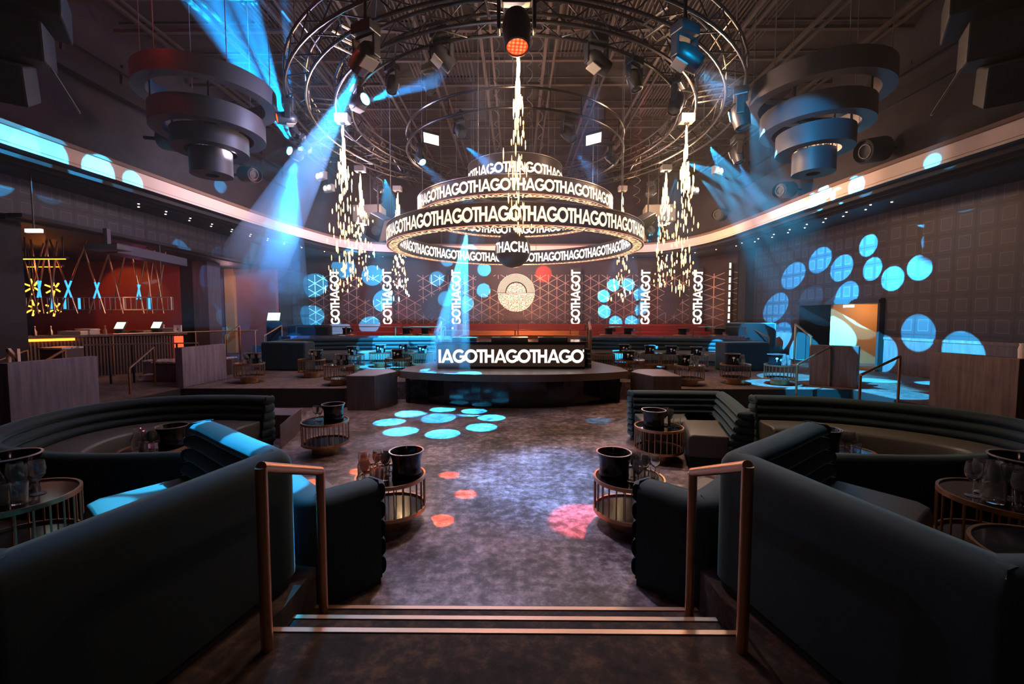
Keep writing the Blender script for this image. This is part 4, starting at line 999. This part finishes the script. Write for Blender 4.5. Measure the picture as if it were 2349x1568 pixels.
# ================================================================ tiered ring chandeliers at both sides
for s, lb, cx, tiers in ((-1, 'left', -5.45, ((1.08, 5.80, .30), (.88, 5.22, .34), (.60, 4.93, .30), (.335, 4.52, .42))), (1, 'right', 5.36, ((1.10, 5.76, .34), (.86, 5.27, .34), (.60, 4.90, .33), (.335, 4.52, .38)))):
    r = thing('tiered_ring_chandelier', 'dark chandelier of four stacked rings shrinking downwards at upper %s' % lb, 'chandelier', (cx, 8, 4.52))
    for i, (R, z, h) in enumerate(tiers):
        th = .20 if i < 3 else .22
        f = MB(); f.lathe([(R, z), (R, z + h), (R - th, z + h), (R - th, z)], (cx, 8, 0), 56, closed=True); f.build('ring', M['ringchand'], r)
        if i:
            up = tiers[i - 1]
            for k in range(4):
                a = k * math.pi / 2 + .6; rr = R - .06; f = MB(); f.tube([(cx + rr * math.cos(a), 8 + rr * math.sin(a), z + h), (cx + rr * math.cos(a), 8 + rr * math.sin(a), up[1] + up[2] * .6)], .018, 6); f.build('strut', M['truss'], r)
    f = MB()
    for k in range(14): a = k * .449; f.tube([(cx + .3 * math.cos(a), 8 + .3 * math.sin(a), 4.98), (cx + .3 * math.cos(a), 8 + .3 * math.sin(a), 5.3)], .012, 5)
    f.box(cx - .3, 7.97, 5.42, cx + .3, 8.03, 5.48); f.build('inner_frame', M['truss'], r)
    for k in range(6):
        a = k * math.pi / 3 + .35; x, y = cx + (tiers[0][0] - .1) * math.cos(a), 8 + (tiers[0][0] - .1) * math.sin(a); f = MB(); f.tube([(x, y, tiers[0][1] + tiers[0][2]), (x, y, CZ - .01)], .007, 5); f.build('hanger_wire', M['cord'], r)

# ================================================================ round wall speakers over the cornice
for (px, py, Y, R, lb) in ((1998, 345, 9.9, .26, 'nearest on the right upper wall'), (1797, 436, 12.6, .22, 'on the right upper wall with orange light under it'), (1650, 492, 17.0, .24, 'farthest on the right upper wall'), (575, 400, 12.6, .22, 'on the left upper wall above the red glow'), (405, 322, 9.8, .24, 'behind the left ring chandelier')):
    p = PY(px, py, Y); r = thing('round_wall_speaker', 'black cylindrical speaker ' + lb, 'loudspeaker', tuple(p), 'round wall speakers')
    d = Vector((-p.x, 9 - p.y, -1.5)).normalized(); q = d.to_track_quat('Z', 'Y')
    f = MB(); f.lathe([(0, -.3), (R, -.3), (R, .2), (R * .86, .22), (R * .86, .1), (0, .08)], (0, 0, 0), 28); o = f.build('housing', M['black'], None); o.parent = r; o.rotation_mode = 'QUATERNION'; o.rotation_quaternion = q
    f = MB(); f.lathe([(R * .52, .12), (R * .58, .12), (R * .58, .16), (R * .52, .16)], (0, 0, 0), 24, closed=True); o2 = f.build('driver_ring', M['fix'], None); o2.parent = o
    f = MB(); f.tube([(0, 0, 0), (-d.x * .8, -d.y * .8, .1)], .04, 8); o3 = f.build('wall_bracket', M['black'], None); o3.parent = r
lamp('SPOT', 'amber_speaker_spot', tuple(PY(1797, 452, 12.5)), 60, (1, .16, .02), .03, aim=tuple(PY(1792, 500, 12.9)), spot=80)
lamp('SPOT', 'red_wall_spot', tuple(PY(590, 410, 11.6)), 60, (1, .05, .03), .02, aim=tuple(PY(575, 438, 13.6)), spot=24)
# hanging line speakers in the top corners
for s, lb, pts in ((-1, 'left', ((60, 60), (20, 150))), (1, 'right', ((2262, 60), (2310, 190)))):
    c = PY(*pts[0], 5.0); r = thing('line_array_speaker', 'big dark hanging speaker stack in the top %s corner' % lb, 'loudspeaker', tuple(c))
    for i in range(3):
        f = MB(); f.box(-.42, -.35, -.2, .42, .35, .2); o = f.build('cabinet', M['riser'], None, bevel=.02); o.parent = r
        o.location = (s * (.12 + .12 * i), -.1 * i, .3 - i * .46); o.rotation_euler = (R_(12 * i), 0, R_(-38 * s))
    for k in (-.3, .3):
        f = MB(); f.tube([(s * .12 + k, 0, .5), (s * .12 + k, 0, CZ - c.z - .01)], .012, 6); f.build('hanging_chain', M['cord'], None).parent = r
    f = MB(); f.tube([(s * -.45, .1, -.9), (s * -.15, .1, -.4)], .012, 6); f.build('tilt_bar', M['rim'], None).parent = r

# ================================================================ star lights in the soffit
st0 = None; acc = 0
cum = [0]
for i in range(1, len(bp)): cum.append(cum[-1] + (Vector(bp[i]) - Vector(bp[i - 1])).length)
nsb = normals(bp)
for row, off in enumerate((1.05, 1.35, 1.65)):
    s = .3 * row; i = 0
    while s < cum[-1]:
        while cum[i + 1] < s: i += 1
        t = (s - cum[i]) / (cum[i + 1] - cum[i]); p = Vector(bp[i]) * (1 - t) + Vector(bp[i + 1]) * t; nn = (nsb[i] * (1 - t) + nsb[i + 1] * t).normalized()
        q = p + nn * off; s += .82
        if q.y < 10.9 or q.y > 21.8: continue
        if st0 is None:
            f = MB(); f.lathe([(0, -.012), (.018, -.01), (.024, 0)], (0, 0, 0), 10); o = f.build('star_light', M['star']); st0 = o; tag(o, 'tiny warm star light set in the dark soffit under the cornice', 'ceiling light', 'star lights in the soffit')
        else: o = st0.copy(); COL.objects.link(o)
        o.location = (q.x, q.y, 4.888)

# ================================================================ bar
A, B = Vector((-11.75, 10.15)), Vector((-9.75, 12.75)); dn = (B - A).normalized(); nb = Vector((-dn.y, dn.x))
bar = thing('bar_counter', 'long bar counter with brown fluted front and amber lit top', 'bar', (A.x, A.y, .423))
def q4(a, b, d0, d1): return [tuple(a + nb * d0), tuple(b + nb * d0), tuple(b + nb * d1), tuple(a + nb * d1)]
f = MB(); f.prism(q4(A, B, .05, .75), .423, 1.44); f.build('fluted_front', M['fluted'], bar)
f = MB(); f.prism(q4(A, B + dn * .1, 0, .85), 1.441, 1.50); f.build('worktop', M['wood'], bar, bevel=.01)
f = MB(); f.prism(q4(A, A + dn * 1.0, -.012, .01), 1.37, 1.43); f.build('led_strip', M['orangestrip'], bar)
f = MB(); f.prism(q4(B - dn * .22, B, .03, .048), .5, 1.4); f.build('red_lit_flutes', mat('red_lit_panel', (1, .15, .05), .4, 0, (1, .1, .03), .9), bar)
def on_bar(t, d): p = A + dn * t + nb * d; return p.x, p.y
for i, (t, lb) in enumerate(((1.95, 'left'), (2.75, 'right'))):
    x, y = on_bar(t, .35); r = thing('till_screen', 'tilted till screen glowing pale green on the bar, %s one' % lb, 'till screen', (x, y, 1.501))
    f = MB(); f.box(-.09, -.07, 0, .09, .07, .10); f.build('stand', M['fix'], None).parent = r
    f = MB(); f.box(-.17, -.015, -.12, .17, .012, .12); o = f.build('display', M['fix'], None); o.parent = r; o.location = (0, 0, .22); o.rotation_euler = (R_(-28), 0, R_(-10))
    f = MB(); f.box(-.15, -.019, -.10, .15, -.0155, .10); o2 = f.build('lit_screen', M['screenlit'], None); o2.parent = o
for i, (t, w_, h, m, nm, lb) in enumerate(((1.05, .3, .10, 'paper', 'stacked_linen', 'pile of folded linen on the bar, nearest the till'), (1.3, .2, .14, 'paper', 'stacked_linen', 'higher pile of folded linen on the bar'), (2.35, .24, .08, 'brass', 'bar_tray', 'metal tray of fruit on the bar between the tills'),
        (3.05, .25, .13, 'paper', 'stacked_linen', 'peach pile of linen at the right end of the bar'))):
    x, y = on_bar(t, .4); f = MB(); k = 0; z = 1.502
    while z < 1.5 + h: j = random.uniform(-.02, .02); f.box(x - w_ + j, y - .14, z, x + w_ + j, y + .14, z + .014); z += .017
    tag(f.build(nm, M[m], bevel=.004), lb, 'linen' if 'linen' in nm else 'tray')
x, y = on_bar(3.2, .2); f = MB(); f.box(x - .11, y - .02, 1.502, x + .11, y + .02, 1.72); r = tag(f.build('menu_card', M['white'], bevel=.003), 'white square card with red dot at the right end of the bar', 'card')
f = MB(); f.lathe([(0, 0), (.04, 0)], (0, 0, 0), 20); f2 = MB(); f2.add([(x + .04 * math.cos(k * .3142), y - .0215, 1.61 + .04 * math.sin(k * .3142)) for k in range(20)], [tuple(range(19, -1, -1))]); f2.build('red_dot', mat('red_dot', (.7, .05, .04), .5), None).parent = r
for (t, d, lb, m) in ((1.62, .3, 'pepper mill shaped bottle before the left till', 'brownseat'), (.35, .4, 'small orange bottle at the left end of the bar', 'copper'), (.62, .35, 'low amber jar on the bar near its left end', 'brass'), (2.95, .55, 'pale jug behind the right till', 'paper')):
    x, y = on_bar(t, d); f = MB(); f.lathe([(0, 0), (.045, 0), (.045, .10), (.02, .15), (.018, .2), (.026, .21), (.02, .24), (0, .24)], (x, y, 1.501), 16); tag(f.build('bottle', M[m]), lb, 'bottle')
# crossed hanging rods
def rods(px1, px2, pxc, Y, lb, blue=False):
    r = thing('crossed_rod_light', 'crossed copper rods over the bar, ' + lb, 'pendant light', (PY(pxc, 660, Y).x, Y, 2.0), 'crossed rods over the bar')
    for (a, b, dy) in (((px1, 605), (px2, 719), 0), ((px2, 605), (px1, 719), .05)):
        p, q = PY(*a, Y + dy), PY(*b, Y + dy); p = p + (p - q) * ((3.975 - p.z) / (p.z - q.z)) * .999; f = MB(); f.tube([p, q], .02, 8); o = f.build('rod', M['copper'], r)
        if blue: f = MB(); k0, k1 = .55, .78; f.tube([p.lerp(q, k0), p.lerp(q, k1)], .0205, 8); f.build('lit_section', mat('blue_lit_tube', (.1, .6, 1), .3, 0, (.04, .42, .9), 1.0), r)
for a in ((58, 88, 73, 12.0, 'farthest left by the pier', False), (80, 100, 90, 11.4, 'second from the pier', True), (112, 126, 119, 11.6, 'behind the right star lamp', False), (135, 178, 156, 11.4, 'with a blue lit leg beside the star lamps', True), (204, 241, 222, 12.0, 'left of the middle', True), (254, 282, 268, 13.2, 'middle, thin and brown', False),
          (307, 330, 318, 12.9, 'brightest blue pair', True), (336, 350, 343, 13.2, 'thin pair behind the blue one', False), (356, 375, 365, 13.5, 'rightmost pair', False)): rods(*a)
# amber star lamps
for (px, py, lb) in ((77, 658, 'upper left'), (126, 661, 'upper right'), (80, 706, 'lower left'), (128, 707, 'lower right')):
    p = PY(px, py, 12.6); r = thing('star_lamp', 'amber star-shaped tube lamp in the bar, %s of four' % lb, 'wall lamp', tuple(p))
    for k in range(6):
        a = R_(90 + 60 * k + (0 if k % 3 == 0 else 6)); f = MB(); f.tube([p + Vector((math.cos(a), -.3, math.sin(a))) * .07, p + Vector((math.cos(a), -.3, math.sin(a))) * .23], .022, 8); f.build('tube', M['neon'], r)
    f = MB(); f.sphere(p, .035, 12, 8); f.build('hub', M['fix'], r)
    f = MB(); f.tube([p, (p.x, p.y, 3.975)], .008, 5); f.build('stem', M['fix'], r)
# hanging rack with blue tubes
p, q = PY(48, 683, 12.3), PY(396, 683, 12.3); r = thing('hanging_rack', 'long thin rack hung over the bar with short blue tubes', 'rack', ((p.x + q.x) / 2, 12.3, 2.0))
z0, z1 = PY(200, 710, 12.3).z, PY(200, 682, 12.3).z
for z in (z0, z1): f = MB(); f.bar((p.x, 12.3, z), (q.x, 12.3, z), .02, .02); f.build('bar', M['rim'], r)
for i in range(30): x = p.x + (q.x - p.x) * i / 29; f = MB(); f.bar((x, 12.3, z0), (x, 12.3, z1), .012, .012); f.build('upright', M['rim'], r)
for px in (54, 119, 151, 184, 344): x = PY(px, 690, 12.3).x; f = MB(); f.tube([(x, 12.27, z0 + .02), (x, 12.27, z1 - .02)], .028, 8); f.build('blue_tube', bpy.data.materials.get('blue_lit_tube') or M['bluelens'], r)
for x in (p.x + .3, q.x - .3): f = MB(); f.tube([(x, 12.3, z1), (x, 12.3, 3.975)], .008, 5); f.build('hanger', M['cord'], r)
x0, x1 = PY(284, 690, 12.2).x, PY(392, 690, 12.2).x
for (a, b) in (((x0, z0), (x1, z0)), ((x0, z1), (x1, z1)), ((x0, z0), (x0, z1)), ((x1, z0), (x1, z1))): f = MB(); f.bar((a[0], 12.2, a[1]), (b[0], 12.2, b[1]), .03, .03); f.build('frame_bar', M['paper'], r)
# ceiling box, duct, orange lines, downlights in the bar
f = MB(); a, b = PY(270, 588, 10.6), PY(430, 612, 13.5); f.prism([(a.x, 10.6), (b.x, 13.5), (b.x - .5, 13.7), (a.x - .5, 10.8)], 3.52, 3.76); r = tag(f.build('ceiling_duct', M['duct'], bevel=.01), 'grey metal duct below the bar ceiling', 'duct')
a = PY(202, 556, 10.0); f = MB(); f.box(a.x, 9.9, 3.5, a.x + .75, 10.3, 3.62); f.box(a.x + .3, 10.05, 3.6, a.x + .4, 10.15, 4.0); tag(f.build('projector', M['duct'], bevel=.01), 'flat grey projector under the header above the bar', 'projector')
for (xa, xb, py, Y, lb) in ((45, 150, 594, 11.0, 'longest, at the left'), (60, 140, 612, 13.2, 'short one behind the rods')):
    a, b = PY(xa, py, Y), PY(xb, py, Y); f = MB(); f.bar((a.x, Y, a.z), (b.x, Y, a.z), .03, .02); r = tag(f.build('light_strip', M['orangestrip']), 'thin orange light line in the bar ceiling, ' + lb, 'light strip')
    f = MB(); f.bar((a.x, Y + .05, a.z + .04), (b.x, Y + .05, a.z + .04), .1, .05); [f.bar((xx, Y + .05, a.z + .05), (xx, Y + .05, 3.979), .02, .02) for xx in (a.x + .1, b.x - .1)]; f.build('channel', M['fix'], None).parent = r
a = PY(78, 529, 8.9); f = MB(); f.box(a.x - .16, a.y - .03, a.z - .035, a.x + .16, a.y + .03, a.z + .035); r = tag(f.build('exit_light', mat('exit_light_face', (.9, 1, 1), .4, 0, (.75, 1, .95), 3)), 'small lit white exit light box at upper left', 'exit light')
f = MB(); f.bar((a.x, a.y, a.z + .036), (a.x, a.y, 4.88), .02, .02); f.build('bracket', M['fix'], None).parent = r
# exit light and downlights of the right doorway
a = PY(1938, 684, 13.2); f = MB(); f.box(10.38, 13.5, 2.26, 10.42, 13.9, 2.33); tag(f.build('exit_light', bpy.data.materials['exit_light_face']), 'small lit sign box over the right doorway', 'exit light')
for y, lb in ((12.9, 'right'), (14.6, 'left')):
    f = MB(); f.lathe([(0, -.01), (.05, -.008), (.06, 0)], (10.9, y, 2.378), 14); tag(f.build('downlight', M['panelwarm']), 'small warm downlight in the doorway head, %s one' % lb, 'downlight')
# marble ledges and steps by the bar
for i, (pl, z0, z1, lb) in enumerate((([(-9.4, 10.9), (-7.6, 11.6), (-7.7, 12.0), (-9.5, 11.3)], .43, .86, 'upright marble block between the handrail and the blue-lit partition'), ([(-9.0, 10.3), (-7.5, 10.9), (-7.6, 11.3), (-9.1, 10.7)], .43, .56, 'low pale step before the upright marble block'))):
    r = thing('marble_step', lb, 'marble step', (pl[0][0], pl[0][1], z0)); f = MB(); f.prism(pl, z0, z1 - .03); f.build('body', M['wain'] if i == 0 else M['marble'], r); f = MB(); f.prism(pl, z1 - .029, z1); f.build('slab', M['marble'], r)
for (px0, px1, py0, Y, lb) in ((90, 142, 797, 9.6, 'marble topped counter end near the pier at far left'), (350, 402, 829, 10.2, 'marble bench face left of the blue-lit partition')):
    a, b = PY(px0, py0, Y), PY(px1, py0, Y); r = thing('marble_ledge', lb, 'marble ledge', (a.x, Y, .423)); f = MB(); f.box(a.x, Y, .424, b.x, Y + .5, a.z - .04); f.build('body', M['wain'], r); f = MB(); f.box(a.x - .02, Y - .02, a.z - .039, b.x + .02, Y + .5, a.z); f.build('slab', M['marble'], r)
# glass guard beside the stairs at left with dark balusters
r = thing('baluster_rail', 'dark balustrade with thin uprights before the fluted bar front', 'balustrade', (-9.0, 10.4, .423))
f = MB(); f.bar((-9.7, 9.75, 1.33), (-7.75, 10.6, 1.33), .04, .03); f.build('top_rail', M['rim'], r)
for i in range(6): t = i / 5; x, y = -9.7 + 1.95 * t, 9.75 + .85 * t; f = MB(); f.bar((x, y, .424), (x, y, 1.314), .03, .03); f.build('baluster', M['fix'], r)
# long copper line handrail of the bar terrace
a, b = PY(258, 766, 11.2), PY(590, 757, 15.0); r = thing('long_handrail', 'long thin copper rail running from the bar towards the left tier', 'handrail', tuple(a))
f = MB(); f.tube([a, b], .02, 8); f.build('top_rail', M['copper'], r)
for t in (0, .5, .98): c = a.lerp(b, t); f = MB(); f.tube([(c.x, c.y, .422), (c.x, c.y, c.z - .02)], .018, 8); f.build('post', M['copper'], r)
# host stand in the hall
a = PY(634, 760, 15.8); r = thing('host_stand', 'dark host stand with tilted lit screen by the hall door', 'host stand', (a.x, 15.8, .43))
f = MB(); f.box(a.x - .25, 15.6, .424, a.x + .3, 16.0, 1.78); f.build('body', M['riser'], r, bevel=.01)
f = MB(); f.box(-.2, -.012, -.16, .2, .012, .16); o = f.build('screen', M['screenlit'], None); o.parent = r; o.location = (-.05, -.05, 1.54); o.rotation_euler = (R_(-35), 0, R_(15))
# letter ornaments
a = PY(30, 815, 8.2); r = thing('letter_ornament', 'cream standing letter N at the far left by the pier', 'letter ornament', (a.x, 8.2, a.z - .13))
f = MB(); f.bar((a.x - .09, 8.2, a.z - .13), (a.x - .09, 8.2, a.z + .13), .05, .05); f.bar((a.x + .09, 8.2, a.z - .13), (a.x + .09, 8.2, a.z + .13), .05, .05); f.bar((a.x - .09, 8.2, a.z + .12), (a.x + .09, 8.2, a.z - .12), .05, .06); f.build('letter', M['paper'], r)
f = MB(); f.box(a.x - .2, 8.05, .422, a.x + .2, 8.35, a.z - .14); f.build('stand', M['riser'], r)
a = PY(2337, 815, 6.9); f = MB(); f.lathe([(0, 0), (.05, 0), (.055, .14), (.04, .2), (.05, .22), (0, .2)], (7.5, 6.45, 1.362), 16); tag(f.build('vase', M['paper']), 'small pale vase on the big right partition', 'vase')

# ================================================================ haze beams and patterned spots
def gobo(name, src, dst, energy, color, n=8, ring=.22, rad=.085, spot=30, twist=0.0, fill=0.0, size=.02):
    o = lamp('SPOT', name, src, energy, color, size, aim=dst, spot=spot, blend=.05); l = o.data; l.use_nodes = True; t = l.node_tree
    em = t.nodes['Emission']; tc = t.nodes.new('ShaderNodeTexCoord'); sx = t.nodes.new('ShaderNodeSeparateXYZ'); t.links.new(tc.outputs['Normal'], sx.inputs[0])
    az = mth(t, 'ABSOLUTE', sx.outputs[2]); u = mth(t, 'DIVIDE', sx.outputs[0], az); v = mth(t, 'DIVIDE', sx.outputs[1], az)
    a = mth(t, 'ADD', mth(t, 'ARCTAN2', v, u), twist); st = 2 * math.pi / n; sn = mth(t, 'SUBTRACT', mth(t, 'MULTIPLY', mth(t, 'ROUND', mth(t, 'DIVIDE', a, st)), st), twist)
    du = mth(t, 'SUBTRACT', u, mth(t, 'MULTIPLY', mth(t, 'COSINE', sn), ring)); dv = mth(t, 'SUBTRACT', v, mth(t, 'MULTIPLY', mth(t, 'SINE', sn), ring))
    d = mth(t, 'SQRT', mth(t, 'ADD', mth(t, 'MULTIPLY', du, du), mth(t, 'MULTIPLY', dv, dv)))
    mk = mth(t, 'ADD', mth(t, 'LESS_THAN', d, rad), fill); t.links.new(mk, em.inputs['Strength']); return o
def beam(label, src, dst, r0, r1, dens='haze'):
    src = Vector(src); dst = Vector(dst); f = MB(); f.tube([src, dst], [r0, r1], 24)
    o = f.build('haze_beam', M[dens]); return tag(o, label, 'haze', kind='stuff')
CB = (0.03, .50, 1.0)
BB = (0.0, .33, 1.0)
# floor pool in front of the stage
gobo('floor_pattern_lamp', (-.9, 9.3, 4.9), (-1.35, 8.25, 0), 20000, CB, 8, .19, .055, 34, .2)
gobo('floor_orange_lamp', (-1.9, 5.5, 5.4), (-1.45, 4.7, 0), 9000, (1, .13, .02), 9, .17, .022, 34, .1)
lamp('SPOT', 'red_floor_spot', (1.9, 6.3, 5.4), 3500, (1, .05, .03), .02, aim=(.72, 4.15, 0), spot=7)
lamp('SPOT', 'blue_floor_spot', (2.6, 9.4, 5.4), 1800, CB, .02, aim=(1.65, 8.2, 0), spot=6)
lamp('SPOT', 'blue_floor_wash', (1.2, 6.6, 5.5), 3600, (.05, .36, 1), .1, aim=(.5, 5.3, 0), spot=30, blend=1)
lamp('SPOT', 'blue_floor_wash', (-.6, 6.4, 5.5), 500, (.08, .3, 1), .1, aim=(.1, 3.6, 0), spot=30, blend=1)
# through the ring down to the stage
gobo('stage_beam_lamp', tuple(PY(1071, 530, 12.0)), (-1.45, 9.75, .74), 9000, CB, 6, .13, .06, 26, .4)
# wall and banquette pools
gobo('wall_ring_lamp', (3.5, 14.0, 5.0), tuple(PY(1427, 695, 22.0)), 40000, CB, 8, .115, .037, 24, .3)
gobo('wall_left_lamp', (-4.0, 13.2, 5.0), tuple(PY(800, 690, 22.0)), 40000, CB, 7, .17, .055, 30, .1)
gobo('wall_centre_lamp', (-1.0, 13.5, 5.0), tuple(PY(1060, 640, 22.0)), 20000, CB, 7, .14, .04, 22, .5)
lamp('SPOT', 'red_wall_dot', (.8, 13.5, 5.1), 9000, (1, .04, .01), .02, aim=tuple(PY(1247, 628, 22.0)), spot=6, blend=.4)
gobo('right_wall_lamp', (4.2, 9.6, 5.6), tuple(PX(1862, 690, 10.35)), 80000, CB, 8, .15, .05, 34, .2, .008)
gobo('right_wall_high_lamp', (4.1, 10.6, 5.6), tuple(PX(2085, 565, 10.85)), 80000, CB, 8, .135, .045, 24, .9)
gobo('right_door_lamp', (4.4, 10.2, 5.4), tuple(PX(1850, 800, 10.4)), 7000, CB, 7, .17, .06, 40, .3)
gobo('right_low_lamp', (4.6, 10.9, 5.3), tuple(PX(2080, 870, 10.2)), 24000, CB, 7, .17, .06, 30, .1)
gobo('right_tier_lamp', (4.2, 8.0, 5.6), (7.2, 9.9, .6), 12000, CB, 6, .20, .10, 40, .3)
gobo('right_banquette_lamp', (4.0, 11.0, 5.4), (5.0, 14.8, 1.1), 20000, CB, 8, .30, .05, 50, .2)
gobo('left_banquette_lamp', (-3.2, 11.0, 5.4), (-3.2, 13.9, .7), 15000, CB, 7, .24, .11, 44, .3, .25)
gobo('left_booth_lamp', tuple(c1 + d1 * .3), (-2.1, 2.95, 1.0), 10000, CB, 6, .09, .042, 17, .5, .14)
for (px, py, e, sp_) in ((30, 322, 2200, 13), (120, 352, 2200, 11), (215, 392, 5200, 9), (300, 418, 1600, 7), (632, 505, 1800, 4)):
    lamp('SPOT', 'cornice_blue_lamp', (-4.4, 9.8, 5.2), e, CB, .02, aim=tuple(PZ(px, py, 4.96)), spot=sp_, blend=.1)
for (px, py, e, sp_) in ((1945, 425, 5000, 7), (1905, 455, 4000, 5), (2045, 375, 2500, 4)):
    lamp('SPOT', 'cornice_blue_lamp', (4.3, 10.4, 5.3), e, CB, .02, aim=tuple(PZ(px, py, 5.05)), spot=sp_, blend=.1)
gobo('left_header_lamp', (-3.9, 8.4, 5.4), (-10.3, 16.0, 4.3), 16000, CB, 5, .20, .03, 30, .4)
# big visible beams
def lit_beam(label, src, dst, r1, energy, spot, off=.3, r0=.05, n=4, ring=.08, rad=.05, fill=.3):
    src = Vector(src); dst = Vector(dst); d = (dst - src).normalized(); a = src + d * off
    beam(label, a - d * .02, dst, r0, r1)
    gobo('beam_lamp', tuple(a), tuple(dst), energy * .4, BB, n, ring, rad, spot, .3, fill)
S1 = PY(680, 352, 9.3)
lit_beam('widest blue haze beam rising to the upper left from the brightest moving light', S1, PY(462, -20, 8.7), .46, 40000, 17)
lit_beam('second blue haze beam rising to the upper left, nearer the truss', S1, PY(552, -20, 8.8), .34, 36000, 12)
lit_beam('blue haze beam rising straight up from the truss at left', PY(672, 300, 9.0), PY(668, -12, 8.9), .28, 16000, 11, off=.2)
lit_beam('long blue haze beam falling to the lower left', PY(838, 140, 5.85), PY(590, 590, 14.0), .95, 36000, 12, off=.36)
lit_beam('wide blue haze beam falling behind the left sparks', S1, PY(640, 650, 13.0), .8, 45000, 20, off=.25)
lit_beam('short faint blue beam crossing to the right from the left inner light', PY(829, 240, 7.9), PY(1000, 165, 6.6), .2, 5000, 14)
lit_beam('blue haze beam falling through the lettered ring to the stage', PY(1071, 532, 12.0), (-1.5, 9.7, .76), .55, 20000, 18, off=.12, r0=.03, n=6, ring=.10, rad=.04, fill=.15)
for (a, b, Ya, Yb, rr, e, lb) in (((1067, 335), (1150, 400), 8.0, 8.4, .18, 2400, 'small blue beam under the small ring at left'), ((1317, 345), (1370, 410), 8.0, 8.6, .16, 900, 'small faint blue beam under the small ring at right'), ((964, 372), (1015, 425), 9.2, 9.0, .16, 1600, 'small blue beam left of the middle lettered ring'),
        ((1592, 158), (1680, 225), 5.8, 5.6, .22, 2400, 'small blue beam from the upper right moving light'), ((1696, 375), (1740, 470), 9.3, 9.6, .2, 1200, 'small faint blue beam at far right below the truss'), ((1385, 160), (1450, 190), 6.8, 6.6, .16, 700, 'small faint blue beam from the inner truss at right')):
    p, q = PY(*a, Ya), PY(*b, Yb); beam(lb, p, q, .03, rr); lamp('SPOT', 'small_beam_lamp', tuple(p), e * .25, BB, .015, aim=tuple(q), spot=24, blend=.6)
# side light on fixtures
lamp('SPOT', 'fixture_side_light', (3.2, 6.2, 5.2), 220, (0, .5, 1), .05, aim=tuple(PY(1698, 262, 8.0)), spot=24, blend=.5)
lamp('SPOT', 'fixture_side_light', (2.2, 4.6, 5.2), 90, (0, .5, 1), .05, aim=tuple(PY(1570, 110, 5.85)), spot=30, blend=.5)
lamp('SPOT', 'chandelier_side_light', (3.0, 6.0, 4.9), 420, (0, .45, 1), .04, aim=(5.2, 8, 4.95), spot=34, blend=.3)
lamp('SPOT', 'left_booth_blue_wash', (-2.6, 6.2, 5.5), 320, (.0, .45, 1), .1, aim=(-1.9, 2.0, 1.1), spot=46, blend=1)
lamp('SPOT', 'right_booth_wash', (2.6, 6.2, 5.5), 240, (.35, .6, .9), .1, aim=(1.9, 2.0, 1.1), spot=46, blend=1)
lamp('POINT', 'red_corner_lamp', (-6.4, 5.8, 7.4), 45, (1, .04, .02), .1)
lamp('POINT', 'landing_lamp', (0.3, -1.2, 3.4), 16, (.85, .5, .4), .15)

# thin haze filling the hall
f = MB(); f.box(-8.0, .8, 1.9, 7.8, 20.0, 7.6)
tag(f.build('hall_haze', hazemat('hall_haze', .0032)), 'thin blue-grey haze hanging in the air of the hall', 'haze', kind='stuff')
